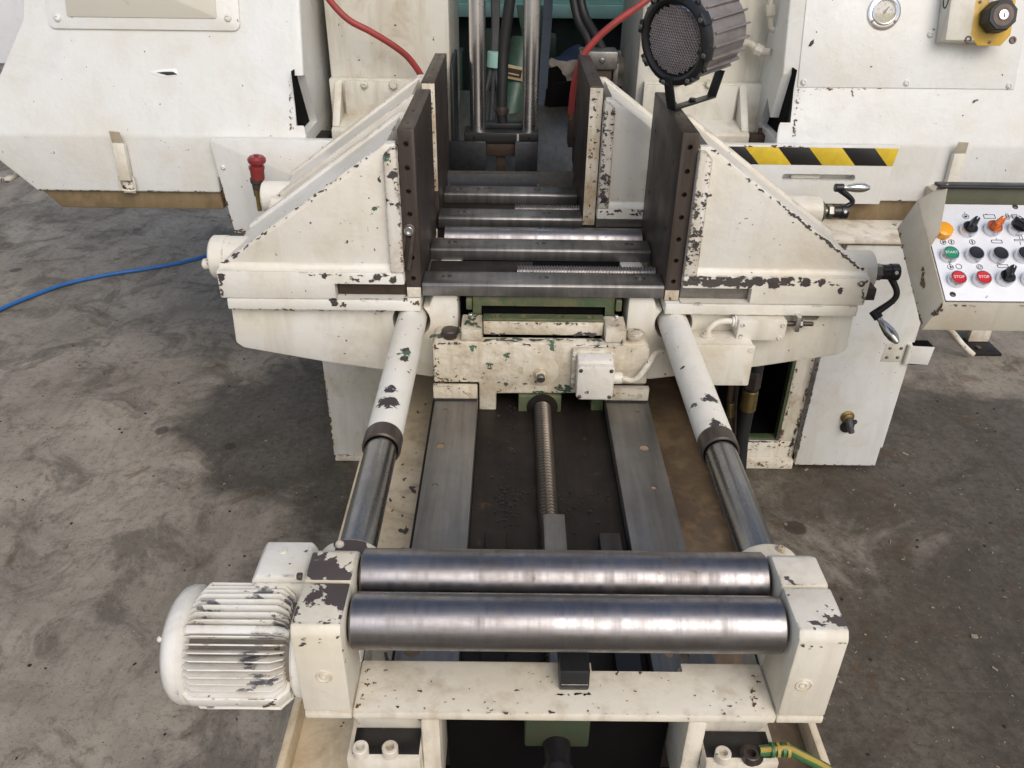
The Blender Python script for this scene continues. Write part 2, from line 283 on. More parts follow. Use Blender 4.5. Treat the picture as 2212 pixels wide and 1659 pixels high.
class B:
    def __init__(s): s.v = []; s.f = []
    def _take(s, bm):
        bmesh.ops.recalc_face_normals(bm, faces=bm.faces[:])
        k = len(s.v); bm.verts.index_update()
        s.v += [v.co.copy() for v in bm.verts]; s.f += [tuple(k+v.index for v in f.verts) for f in bm.faces]; bm.free(); return s
    def solid(s, vs, fs, bev=0., seg=2):
        bm = bmesh.new(); q = [bm.verts.new(v) for v in vs]
        for f in fs: bm.faces.new([q[i] for i in f])
        bmesh.ops.recalc_face_normals(bm, faces=bm.faces[:])
        if bev: bmesh.ops.bevel(bm, geom=bm.edges[:], offset=bev, segments=seg, profile=.5, affect='EDGES', clamp_overlap=True)
        return s._take(bm)
    def box(s, x0, x1, y0, y1, z0, z1, bev=.003):
        x0, x1 = sorted((x0, x1)); y0, y1 = sorted((y0, y1)); z0, z1 = sorted((z0, z1))
        bev = min(bev, .4*min(x1-x0, y1-y0, z1-z0))
        vs = [(x, y, z) for x in (x0, x1) for y in (y0, y1) for z in (z0, z1)]
        return s.solid(vs, [(0, 1, 3, 2), (4, 6, 7, 5), (0, 4, 5, 1), (2, 3, 7, 6), (0, 2, 6, 4), (1, 5, 7, 3)], bev)
    def obox(s, c, ax, ay, az, bev=.002):
        c = Vector(c); ax, ay, az = Vector(ax), Vector(ay), Vector(az)
        vs = [c+ax*i+ay*j+az*k for i in (-1, 1) for j in (-1, 1) for k in (-1, 1)]
        return s.solid(vs, [(0, 1, 3, 2), (4, 6, 7, 5), (0, 4, 5, 1), (2, 3, 7, 6), (0, 2, 6, 4), (1, 5, 7, 3)], min(bev, .4*min(ax.length, ay.length, az.length)*2))
    def prism(s, poly, axis, a, b, bev=.003):
        i = 'xyz'.index(axis)
        def mk(p, c): q = list(p); q.insert(i, c); return q
        n = len(poly)
        vs = [mk(p, a) for p in poly]+[mk(p, b) for p in poly]
        fs = [tuple(range(n)), tuple(range(2*n-1, n-1, -1))]+[(k, (k+1) % n, n+(k+1) % n, n+k) for k in range(n)]
        return s.solid(vs, fs, bev)
    def sheet(s, pts, th, bev=.0008):
        """a flat outline given thickness along its own normal (away from the outside face)"""
        pts = [Vector(p) for p in pts]; c = sum(pts, Vector())/len(pts); nn = Vector()
        for i in range(len(pts)): nn += (pts[i]-c).cross(pts[(i+1) % len(pts)]-c)
        nn.normalize(); n = len(pts)
        if nn.dot(CAM-c) < 0: nn = -nn
        vs = pts+[p-nn*th for p in pts]
        fs = [tuple(range(n)), tuple(range(2*n-1, n-1, -1))]+[(k, (k+1) % n, n+(k+1) % n, n+k) for k in range(n)]
        return s.solid(vs, fs, min(bev, th*.4))
    def lathe(s, o, d, prof, n=24, hint=None, ph=0.):
        x, y, z = basis(d, hint); o = Vector(o); bm = bmesh.new(); rings = []
        for t, r in prof:
            if r < 1e-6: rings.append([bm.verts.new(o+z*t)])
            else: rings.append([bm.verts.new(o+z*t+x*(r*math.cos(ph+2*math.pi*k/n))+y*(r*math.sin(ph+2*math.pi*k/n))) for k in range(n)])
        for a, b in zip(rings, rings[1:]):
            if len(a) == 1 and len(b) == 1: continue
            for k in range(n):
                k2 = (k+1) % n
                if len(a) == 1: bm.faces.new((a[0], b[k], b[k2]))
                elif len(b) == 1: bm.faces.new((a[k], b[0], a[k2]))
                else: bm.faces.new((a[k], b[k], b[k2], a[k2]))
        return s._take(bm)
    def cyl(s, p0, p1, r, r1=None, n=24, bev=.0015, hint=None, ph=0.):
        p0, p1 = Vector(p0), Vector(p1); L = (p1-p0).length; r1 = r if r1 is None else r1; b = min(bev, r*.3, r1*.3, L*.3)
        return s.lathe(p0, p1-p0, [(0, 0), (0, r-b), (b, r), (L-b, r1), (L, r1-b), (L, 0)], n, hint, ph)
    def tube(s, pts, r, n=12, sub=8):
        P = [Vector(p) for p in pts]; Q = [P[0]*2-P[1]]+P+[P[-1]*2-P[-2]]; path = []
        for i in range(1, len(Q)-2):
            for k in range(sub):
                t = k/sub; a, b, c, d = Q[i-1:i+3]
                path.append(.5*((2*b)+(c-a)*t+(2*a-5*b+4*c-d)*t*t+(3*b-a-3*c+d)*t**3))
        path.append(P[-1]); bm = bmesh.new(); rings = []; y = None
        for i, p in enumerate(path):
            z = (path[min(i+1, len(path)-1)]-path[max(i-1, 0)]).normalized()
            if y is None: y = basis(z)[1]
            y = (y-z*y.dot(z)).normalized(); x = y.cross(z); rr = r(i/(len(path)-1)) if callable(r) else r
            rings.append([bm.verts.new(p+x*(rr*math.cos(2*math.pi*k/n))+y*(rr*math.sin(2*math.pi*k/n))) for k in range(n)])
        for a, b in zip(rings, rings[1:]):
            for k in range(n): bm.faces.new((a[k], b[k], b[(k+1) % n], a[(k+1) % n]))
        bm.faces.new(rings[0]); bm.faces.new(rings[-1][::-1])
        return s._take(bm)
    def mesh(s, name, mat):
        me = bpy.data.meshes.new(name); me.from_pydata(s.v, [], s.f); me.materials.append(M[mat])
        me.polygons.foreach_set('use_smooth', [True]*len(me.polygons)); me.set_sharp_from_angle(angle=R(38)); me.update(); return me
    def build(s, name, mat, parent=None):
        return link(bpy.data.objects.new(name, s.mesh(name, mat)), parent)

def link(o, parent=None, mw=None):
    COL.objects.link(o)
    if parent is not None:
        o.parent = parent; base = parent; T = Matrix()
        tot = Vector(parent.get('_org', (0, 0, 0)))
        o.matrix_parent_inverse = Matrix.Translation(-tot)
    if mw is not None: o.matrix_basis = mw
    return o
def tag(o, label, cat, group=None):
    o['label'] = label; o['category'] = cat
    if group: o['group'] = group
    return o
def thing(name, loc, label, cat, group=None):
    o = bpy.data.objects.new(name, None); COL.objects.link(o); o.location = loc; o['_org'] = tuple(loc); o.empty_display_size = .05
    return tag(o, label, cat, group)

_BC = {}
def bolt(parent, loc, d, r, h, kind='socket', mat='collar', name='bolt', n=18, hint=None):
    key = (kind, r, h, mat)
    if key not in _BC:
        b = B()
        if kind == 'socket': b.lathe((0, 0, 0), (0, 0, 1), [(0, 0), (0, r), (h-.12*r, r), (h, .88*r), (h, .56*r), (h*.35, .52*r), (h*.35, 0)], n)
        elif kind == 'hex':
            b.cyl((0, 0, 0), (0, 0, h*.25), r*1.25, n=n, bev=.0006); b.cyl((0, 0, h*.25), (0, 0, h), r, n=6, bev=.001)
        elif kind == 'button': b.lathe((0, 0, 0), (0, 0, 1), [(0, 0), (0, r), (h*.35, r*.97), (h*.75, r*.75), (h, r*.42), (h*.55, r*.36), (h*.55, 0)], n)
        elif kind == 'dome': b.lathe((0, 0, 0), (0, 0, 1), [(0, 0), (0, r), (h*.6, r), (h*.9, r*.85), (h, r*.5), (h, 0)], n)
        elif kind == 'slot':
            b.lathe((0, 0, 0), (0, 0, 1), [(0, 0), (0, r), (h*.7, r*.95), (h*.72, 0)], n)
            for sgn in (-1, 1): b.prism([(r*math.cos(a)*1., sgn*(.16*r)+sgn*abs(r*.8*math.sin(a))) for a in [math.pi*k/8 for k in range(9)]], 'z', h*.6, h, 0)
        _BC[key] = b.mesh(name, mat)
    x, y, z = basis(d, hint)
    mw = Matrix(((x.x, y.x, z.x, loc[0]), (x.y, y.y, z.y, loc[1]), (x.z, y.z, z.z, loc[2]), (0, 0, 0, 1)))
    return link(bpy.data.objects.new(name, _BC[key]), parent, mw)

def cut(o, cutter):
    """drill or saw a real opening into a part"""
    c = bpy.data.objects.new('cutter', cutter.mesh('cutter', 'dark')); COL.objects.link(c); c.parent = o.parent
    c.matrix_parent_inverse = o.matrix_parent_inverse.copy()
    m = o.modifiers.new('cut', 'BOOLEAN'); m.object = c; m.operation = 'DIFFERENCE'; m.solver = 'EXACT'
    bpy.context.view_layer.update(); dg = bpy.context.evaluated_depsgraph_get()
    me = bpy.data.meshes.new_from_object(o.evaluated_get(dg)); o.modifiers.clear(); o.data = me
    bpy.data.objects.remove(c); me.materials.clear(); me.materials.append(bpy.data.materials[o['_m']]) if '_m' in o else None
    me.polygons.foreach_set('material_index', [0]*len(me.polygons))
    me.polygons.foreach_set('use_smooth', [True]*len(me.polygons)); me.set_sharp_from_angle(angle=R(38))
    return o
def keep(o): o['_m'] = o.data.materials[0].name; return o

def text(parent, name, s, size, o, x, y, z, mat, depth=.0003):
    c = bpy.data.curves.new(name, 'FONT'); c.body = s; c.size = size; c.align_x = 'CENTER'; c.align_y = 'CENTER'; c.extrude = depth
    t = bpy.data.objects.new(name, c); COL.objects.link(t); bpy.context.view_layer.update()
    me = bpy.data.meshes.new_from_object(t.evaluated_get(bpy.context.evaluated_depsgraph_get())); bpy.data.objects.remove(t)
    me.materials.clear(); me.materials.append(M[mat])
    x, y, z = Vector(x).normalized(), Vector(y).normalized(), Vector(z).normalized()
    return link(bpy.data.objects.new(name, me), parent, Matrix(((x.x, y.x, z.x, o[0]), (x.y, y.y, z.y, o[1]), (x.z, y.z, z.z, o[2]), (0, 0, 0, 1))))

def threaded(p0, p1, r, a, pitch, n=20, per=6):
    b = B(); x, y, z = basis(Vector(p1)-Vector(p0)); L = (Vector(p1)-Vector(p0)).length; bm = bmesh.new(); rings = []
    for i in range(int(L/pitch*per)+1):
        t = i*pitch/per; ring = []
        for k in range(n):
            th = 2*math.pi*k/n; q = (t/pitch-k/n) % 1.; tri = max(0, min(1, 2.2-abs(q-.5)*6))
            rr = r-a*tri; ring.append(bm.verts.new(Vector(p0)+z*t+x*(rr*math.cos(th))+y*(rr*math.sin(th))))
        rings.append(ring)
    for A, C in zip(rings, rings[1:]):
        for k in range(n): bm.faces.new((A[k], C[k], C[(k+1) % n], A[(k+1) % n]))
    bm.faces.new(rings[0]); bm.faces.new(rings[-1][::-1])
    return b._take(bm)

# ------------------------------------------------------------------ ground
g = B(); g.solid([(-40, -20, -.2), (40, -20, -.2), (40, 60, -.2), (-40, 60, -.2), (-40, -20, 0), (40, -20, 0), (40, 60, 0), (-40, 60, 0)],
                 [(0, 1, 2, 3), (4, 5, 6, 7), (0, 1, 5, 4), (1, 2, 6, 5), (2, 3, 7, 6), (3, 0, 4, 7)])
go = g.build('ground', 'floor'); go['kind'] = 'structure'; go['label'] = 'oil-stained grey concrete ground under the machine'; go['category'] = 'ground'

# ------------------------------------------------------------------ machine bed with slide rails
t = thing('machine_bed', (0, 1.2, 0), 'oily machine bed with two flat steel slide rails in a drip tray', 'machine bed')
B().box(-.385, -.2405, .50, 2.05, .505, .515, .001).build('tray_floor', 'tray', t)
B().box(.2405, .385, .50, 2.05, .505, .515, .001).build('tray_floor', 'traydirt', t)
for s in (-1, 1):
    B().prism([(s*.377, .512), (s*.389, .512), (s*.389, .553), (s*.377, .553)], 'y', .50, 2.05, .002).build('tray_lip', 'tray', t)
B().box(-.24, .24, .715, 2.05, .516, .628, .003).build('bed_casting', 'grime', t)
B().box(-.136, .136, .715, 2.0, .629, .632, .0).build('channel_floor', 'grime', t)
for s in (-1, 1):
    r_ = keep(B().box(s*.137, s*.229, .713, 1.95, .634, .664, .002).build('slide_rail', 'rail', t))
    pl = [((962, 885), .0045, 'rail'), ((952, 962), .0085, 'wood'), ((940, 1048), .0055, 'rail'), ((890, 1405), .012, 'wood')] if s < 0 else [((1377, 890), .0048, 'wood'), ((1392, 967), .0095, 'pinkplug'), ((1412, 1053), .0055, 'pinkplug'), ((1446, 1412), .007, 'pinkplug'), ((1478, 1416), .007, 'wood')]
    c = B()
    for (u, v), rr, mm in pl:
        p = at(u, v, Z=.664); c.cyl((p.x, p.y, .661), (p.x, p.y, .67), rr, n=20, bev=0)
    cut(r_, c)
    for (u, v), rr, mm in pl:
        p = at(u, v, Z=.664); B().cyl((p.x, p.y, .650), (p.x, p.y, .6628), rr-.0004, n=20, bev=.0005).build('rail_plug', mm, t)
threaded((.002, .72, .644), (.002, 1.56, .644), .0188, .005, .0092, 24).build('lead_screw', 'screw', t)
B().prism([(.713, .633), (.713, .69), (1.068, .69), (1.075, .683), (1.075, .633)], 'x', -.010, .027, .002).build('guide_block', 'rail', t)
B().prism([(.713, .633), (.713, .663), (1.052, .663), (1.057, .658), (1.057, .633)], 'x', .086, .122, .002).build('guide_block', 'black', t)
B().prism([(.713, .633), (.713, .648), (1.072, .648), (1.075, .645), (1.075, .633)], 'x', -.108, -.072, .002).build('guide_block', 'grime', t)
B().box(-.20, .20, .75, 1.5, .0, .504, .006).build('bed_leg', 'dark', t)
b = B(); rnd = random.Random(3)
for i in range(260):
    x = rnd.choice([rnd.uniform(-.12, .12), rnd.gauss(-.07, .012)]); y = rnd.choice([rnd.uniform(.8, 1.5), rnd.gauss(1.17, .02)]); q = rnd.uniform(.0005, .0022)
    b.obox((x, y, .632+q*.5), (q*rnd.uniform(.5, 1.6), q*rnd.uniform(-.5, .5), 0), (q*rnd.uniform(-.4, .4), q, 0), (0, 0, q*.6), 0)
o = b.build('debris', 'grit', t); o['kind'] = 'stuff'

# ------------------------------------------------------------------ telescopic guide tubes
for s, lab in ((-1, 'cream sleeve and bare rod guide tube beside the finned motor, green chips'), (1, 'cream sleeve and bare rod guide tube on the control panel side')):
    X, Z = s*.280, .8088
    t = thing('guide_tube', (X, 1.2, 0), lab, 'guide tube', 'telescopic guide tubes')
    b = B().lathe((X, 1.122, Z), (0, 1, 0), [(0, .026), (0, .0295), (.002, .0308), (.5, .0312), (.5, .026)], 40); b.build('sleeve', 'sleeve', t)
    b = B().lathe((X, 1.085, Z), (0, 1, 0), [(.02, .0268), (0, .0285), (0, .0305), (.002, .0322), (.034, .0322), (.037, .0312), (.037, .0268)], 40); b.build('collar', 'collar', t)
    B().cyl((X, .74, Z), (X, 1.6, Z), .0264, n=40).build('rod', 'rod', t)
    b = B().lathe((X, .790, Z), (0, 1, 0), [(0, 0), (0, .046), (.004, .048), (.026, .048), (.031, .044), (.034, .030), (.034, 0)], 36); b.build('flange', 'roller_block' if s < 0 else 'roller_frame', t)
    bolt(t, (X+s*.012, .806, Z+.0475), (0, -.1, 1.), .006, .006, 'button', 'roller_frame')

# ------------------------------------------------------------------ roller stand
t = thing('roller_stand', (0, .66, 0), 'cream roller stand with two steel rollers between chipped end blocks', 'roller stand')
for s in (-1, 1):
    x0, x1 = s*.2525, s*.309
    B().prism([(.692, .70), (.692, .906), (.740, .906), (.756, .893), (.756, .70)], 'x', x0, x1, .004).build('end_block', 'roller_block' if s < 0 else 'roller_block_r', t)
    B().prism([(.618, .7655), (.618, .896), (.624, .906), (.689, .906), (.689, .7655)], 'x', x0, x1, .0035).build('end_block', 'roller_block' if s < 0 else 'roller_block_r', t)
    B().box(x0, x1, .618, .75, .752, .7645, .003).build('foot_plate', 'roller_frame', t)
    for y in (.664, .738):
        B().cyl((s*.246, y, .87), (s*.2535, y, .87), .024, n=24).build('roller_journal', 'grime', t)
    p = at(700 if s < 0 else 1736, 1461 if s < 0 else 1480, Y=.618)
    B().lathe((p.x, .6185, p.z), (0, -1, 0), [(0, 0), (0, .0098), (.0016, .0098), (.002, .009), (.002, .0085), (.0006, .008), (.0006, .006), (.002, .005), (.002, .003), (.0002, .0026), (.0002, 0)], 24).build('plug_screw', 'roller_frame', t)
for y in (.664, .738):
    B().lathe((-.2495, y, .87), (1, 0, 0), [(0, 0), (0, .024), (.001, .031), (.003, .0328), (.496, .0328), (.498, .031), (.499, .024), (.499, 0)], 56).build('roller', 'roller', t)
SHY = at(1100, 1428, Z=.7650).y
sh = keep(B().box(-.252, .252, .618, SHY, .752, .7650, .0025).build('shelf', 'roller_frame', t))
p0, p1 = at(1277, 1440, Z=.7650), at(1472, 1440, Z=.7650)
cut(sh, B().box(p0.x, p1.x, SHY-.014, .76, .74, .79, 0))
# stop block on the shelf
B().prism([(.652, .7655), (.648, .778), (.652, .800), (.70, .800), (.74, .80), (.74, .7655)], 'x', -.005, .031, .002).build('stop_block', 'black', t)
bolt(t, (.006, .688, .800), (0, 0, 1), .007, .002, 'socket', 'black')
B().sheet([(-.003, .6508, .7745), (.029, .6508, .7745), (.029, .6472, .7815), (-.003, .6472, .7815)], .001).build('worn_label', 'rib', t)
# apron, legs and bolted feet
for s in (-1, 1):
    B().box(s*.149, s*.172, .6185, .70, .60, .7515, .003).build('leg', 'roller_frame', t)
    B().prism([(s*.1725, .7515), (s*.276, .7515), (s*.247, .703), (s*.1725, .703)], 'y', .642, .70, .002).build('web', 'roller_frame', t)
    B().box(s*.1725, s*.262, .600, .70, .672, .7025, .003).build('foot', 'roller_frame', t)
    B().box(s*.1745, s*.2555, .606, .6418, .7027, .7038, .0003).build('tar_pad', 'tar', t)
    B().box(s*.1725, s*.262, .598, .70, .55, .671, .003).build('foot_riser', 'roller_frame', t)
for u, v, m in ((778, 1612, 'roller_frame'), (842, 1612, 'roller_frame'), (1563, 1624, 'roller_frame'), (1624, 1626, 'collar')):
    p = at(u, v, Z=.717); bolt(t, (p.x, p.y, .7039), (0, 0, 1), .0098, .0125, 'socket', m)
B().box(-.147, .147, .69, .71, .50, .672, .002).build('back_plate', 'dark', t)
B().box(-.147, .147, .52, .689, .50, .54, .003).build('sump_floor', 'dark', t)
p = at(1198, 1595, Y=.66)
B().box(p.x-.040, p.x+.040, .63, .69, .685, .738, .003).build('nut_block', 'grimygreen', t)
B().box(p.x-.038, p.x+.040, .632, .69, .739, .7505, .001).build('nut_cap', 'rust', t)
B().cyl((p.x, .56, .690), (p.x, .64, .690), .0175, n=24).build('shaft_end', 'tar', t)
B().lathe((p.x, .595, .690), (0, -1, 0), [(0, .018), (.0, .020), (.02, .020), (.024, .017), (.06, .0165), (.06, 0)], 24).build('shaft_collar', 'tar', t)

# ------------------------------------------------------------------ motor
AX = Vector((0, .692, .796)); XL, XR = -.452, -.322
t = thing('motor', (-.41, .692, 0), 'cream electric motor with cooling fins and flaking paint', 'motor')
B().cyl((XL, AX.y, AX.z), (XR, AX.y, AX.z), .0525, n=40).build('body', 'motorbody', t)
B().lathe((XL+.004, AX.y, AX.z), (-1, 0, 0), [(-.004, .05), (0, .0655), (.006, .0715), (.014, .0715), (.020, .069), (.026, .062), (.029, .048), (.030, 0)], 44).build('fan_cover', 'motor', t)
B().lathe((XR-.002, AX.y, AX.z), (1, 0, 0), [(0, .04), (0, .060), (.003, .063), (.014, .063), (.0175, .058), (.0175, 0)], 36).build('end_shield', 'motor', t)
def fin(th0, w, r0, r1, name='fin', bev=.0012, xl=XL+.004, xr=XR-.008):
    d = Vector((0, math.cos(th0), math.sin(th0))); e = Vector((0, -math.sin(th0), math.cos(th0))); rr = Vector((0, AX.y, AX.z))
    j = random.uniform(-.0012, .0012); vs = []
    for q in (-w, w):
        for (x, r) in ((xl, r0), (xl+.001, r1-.010), (xl+.012, r1+j), (xr-.012, r1), (xr, r1-.012), (xr, r0)): vs.append(rr+Vector((x, 0, 0))+d*r+e*q)
    fs = [(0, 1, 2, 3, 4, 5), (11, 10, 9, 8, 7, 6)]+[(k, (k+1) % 6, 6+(k+1) % 6, 6+k) for k in range(6)]
    B().solid(vs, fs, bev).build(name, 'motor', t)
pads = {118: .005, 196: .010, 252: .004, 330: .004}
a = 60.
while a < 345:
    near = [p for p in pads if abs(p-a) < (10.5 if p == 196 else 6.5)]
    if not near: fin(R(a), .0009, .046, .0760, bev=.0004)
    a += 7.2
for p, w_ in pads.items(): fin(R(p), w_, .045, .0725 if p != 196 else .0745, 'pad', .002, XL-.004, XR-.004)
B().prism([(-.388, .83), (-.382, .866), (-.376, .871), (-.314, .871), (-.310, .866), (-.310, .83)], 'y', .722, .775, .003).build('terminal_box', 'motor', t)
B().prism([(-.384, .8715), (-.376, .8855), (-.318, .8855), (-.311, .8715)], 'y', .719, .780, .003).build('terminal_lid', 'motor', t)
bolt(t, (-.352, .762, .8856), (0, 0, 1), .005, .003, 'slot', 'motor', 'screw')
for z in (.745, .840): bolt(t, (XL-.026, .660, z), (-.6, -.8, 0), .004, .004, 'button', 'motor', 'screw')
bolt(t, at(652, 1245, Y=.69), (-1, 0, 0), .0045, .006, 'dome', 'collar')

# ------------------------------------------------------------------ vises
ZB = .9                                     # top of the support bars
def bars(t, ys, x0, x1, holes):
    for (ya, yb), hs in zip(ys, holes):
        bar = keep(B().prism([(ya, .872), (ya, .8955), (ya+.0045, ZB), (yb-.003, ZB), (yb, .897), (yb, .872)], 'x', x0, x1, .0012).build('support_bar', 'bar', t))
        if hs:
            c = B()
            for x in hs: c.cyl((x, (ya+yb)/2+.004, ZB-.006), (x, (ya+yb)/2+.004, ZB+.01), .0105, n=22, bev=0)
            cut(bar, c)
            for x in hs: bolt(t, (x, (ya+yb)/2+.004, ZB-.0065), (0, 0, 1), .0095, .0045, 'socket', 'sheet')

def jaw(label, s, xi, yf, yr, py0, py1, zt=1.212, holes=True, stop=False, pmat='vise', xo=None):
    """one vise jaw: slide plate, body with a window, webs and a steel face plate"""
    xo = xi+s*.386 if xo is None else xo; th = .033; xp = xi-s*th
    t = thing('vise_jaw', ((xi+xo)/2, (yf+yr)/2, .84), label, 'vise jaw', 'vise jaws')
    B().box(xi-s*.030, xo-s*.012, yf-.001, yr+.005, .8395, .8635, .0025).build('slide_plate', pmat, t)
    xs = xi+s*.145
    body = keep(B().box(xi+s*.0008, xo, yf, yr, .864, .926, .004).build('body', pmat, t))
    cut(body, B().box(xi-s*.01, xs, yf-.02, yf+.10, .8672, .9005, 0))
    B().box(xi+s*.001, xs-s*.001, yf+.020, yf+.09, .8676, .8975, .002).build('guide_bar', 'rust' if s < 0 else 'rail', t)
    zt2 = 1.186; xb = xo-s*.006
    B().prism([(xi+s*.004, .922), (xi+s*.004, zt2), (xi+s*.024, zt2), (xb, .934), (xb, .922)], 'y', yf+.018, yf+.036, .003).build('front_web', pmat, t)
    B().prism([(xi+s*.004, .922), (xi+s*.004, zt2+.006), (xi+s*.026, zt2+.005), (xb, .939), (xb, .922)], 'y', yr-.028, yr, .003).build('rear_web', pmat, t)
    dz = .0012
    B().prism([(xi+s*.01, zt2-.03), (xi+s*.022, zt2-dz), (xb-s*.004, .934-dz), (xb-s*.004, .922), (xi+s*.01, .922)], 'y', yf+.030, yr-.022, 0).build('sloped_plate', pmat, t)
    n = 6; R_ = .017; prof = [(yf+.0185, .9255)]+[(yf+.0185-R_+R_*math.cos(a_), .9255+R_-R_*math.sin(a_)) for a_ in [math.pi/2*k/n for k in range(n, -1, -1)]]
    B().prism(prof, 'x', xi+s*.01, xo-s*.004, 0).build('fillet', 'fillet', t)
    rw = .027
    B().prism([(xi+s*.0005, .9255), (xi+s*.0005, 1.180), (xi+s*rw*.5, 1.180), (xi+s*rw, 1.166), (xi+s*(rw+.001), .9255)], 'y', yf+.0005, yf+.04, .003).build('column_rib', 'rib', t)
    B().box(xi+s*.0005, xi+s*.014, yr-.03, yr+.004, .9265, 1.178, .003).build('column_rib', pmat, t)
    pl = keep(B().box(xp, xi-s*.0005, py0, py1, .8645, zt, .0022).build('face_plate', 'jaw', t))
    c = B()
    if holes:
        for z in [1.185-.0462*k for k in range(7)]: c.cyl((xi-s*.0165, py0-.01, z), (xi-s*.0165, py0+.015, z), .0052, n=16, bev=0)
    for y in (py0+.05, py0+.15, py1-.025, py1-.045): c.cyl((xi-s*.016, y, zt-.012), (xi-s*.016, y, zt+.01), .0035, n=14, bev=0)
    for y in (py0+.06, py1-.06):
        for z in (1.14, 1.0): c.cyl((xp-s*.01, y, z), (xp+s*.006, y, z), .005, n=14, bev=0)
    cut(pl, c)
    if not holes:
        B().box(xp+s*.001, xi-s*.002, py0-.0012, py0-.0001, .95 if s < 0 else .875, zt-.004, .0004).build('painted_edge', 'edgepaint', t)
    else:
        B().box(xp+s*.002, xi-s*.002, py0-.0012, py0-.0001, .866, .888, .0004).build('painted_edge', 'edgepaint', t)
    return t

VY0, VY1 = 1.537, 1.806
t = thing('shuttle_vise_base', (0, 1.68, .66), 'cream shuttle vise beam with steel support bars and slanted underside', 'vise base')
for s in (-1, 1):
    poly = [(s*.664, .8385), (s*.668, .748), (s*.652, .735), (s*.48, .702), (s*.246, .6665), (s*.18, .668), (s*.18, .8715), (s*.232, .8715), (s*.243, .8385)]
    bm_ = keep(B().prism(poly, 'y', 1.556, 1.89, .006).build('beam', 'beam', t))
    cut(bm_, B().cyl((s*.281, 1.5, .808), (s*.281, 2.0, .808), .0405, n=40, bev=0))
    if s > 0:
        sb = B(); sb.box(.535, .59, 1.5, 1.75, .820, .842, .009); cut(bm_, sb)
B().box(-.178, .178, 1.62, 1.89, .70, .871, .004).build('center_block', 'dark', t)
bars(t, ((1.545, 1.612), (1.738, 1.805)), -.2535, .2505, ([-.205, 0, .205], [-.205, 0, .205]))
threaded((-.055, 1.672, .873), (.43, 1.672, .873), .0155, .0026, .0062, 16).build('clamp_screw', 'screw_bright', t)
B().box(-.25, -.02, 1.625, 1.73, .872, .8735, 0).build('chip_plate', 'grime', t)
for s in (-1, 1):
    p = at(962, 722, Z=.80)
jaw('chipped cream front jaw next to the blue cable, slotted steel stop bolted on', -1, -.288, VY0, 1.795, 1.552, 1.915, stop=True)
jaw('cream front jaw with the flood lamp standing on its steel plate', 1, .285, VY0, 1.795, 1.552, 1.915)
# slotted stop screwed to the front left plate
t = thing('slotted_stop', (-.275, 1.54, .9), 'small slotted steel stop bar hanging from one socket screw', 'stop bar')
p0, p1 = at(884, 497, Y=1.548), at(874, 582, Y=1.54)
ax = (p0-p1).normalized(); wv = Vector((ax.z, 0, -ax.x)).normalized(); nv = Vector((0, -1, 0)); wd = .0125; L = (p0-p1).length
outl = [p1-wv*wd, p1+wv*wd, p0+wv*wd]+[p0+wv*(wd*math.cos(a_))+ax*(wd*math.sin(a_)) for a_ in [math.pi*k/8 for k in range(1, 8)]]+[p0-wv*wd]
o = keep(B().sheet(outl, .009, .0015).build('stop_bar', 'collar', t))
c = B(); c.obox((p0+p1)/2-ax*.006+Vector((0, .0, 0)), wv*.0048, ax*(L*.5-.006), nv*.03, .0); cut(o, c)
bolt(t, p0+Vector((0, -.0005, 0)), (0, -1, 0), .0095, .009, 'socket', 'alu')

RY0, RY1 = 1.945, 2.205
t = thing('rear_vise_base', (0, 2.07, .5), 'fixed rear vise base with steel bars and one free roller', 'vise base')
B().box(-.62, .60, 1.955, 2.42, .66, .838, .006).build('beam', 'beam', t)
B().box(-.45, .45, 1.96, 2.195, .839, .8715, .002).build('bar_seat', 'grime', t)
bars(t, ((RY0, 2.013), (2.132, 2.2)), -.2515, .1085, ([-.195, .02], [-.215, -.165, -.135, .0]))
threaded((-.06, 2.073, .876), (.4, 2.073, .876), .0155, .0026, .0062, 16).build('clamp_screw', 'screw_bright', t)
B().lathe((-.232, 1.868, .872), (1, 0, 0), [(0, 0), (0, .026), (.003, .0305), (.477, .0305), (.48, .026), (.48, 0)], 48).build('roller', 'roller', t)
jaw('cream rear jaw beyond the stop bar, thick steel plate with cream front edge', -1, -.286, RY0, 2.195, 1.995, 2.385, holes=False)
jaw('cream rear jaw between red hose and lamp, dark paint chips down its column', 1, .143, RY0, 2.195, 1.97, 2.385, holes=False)

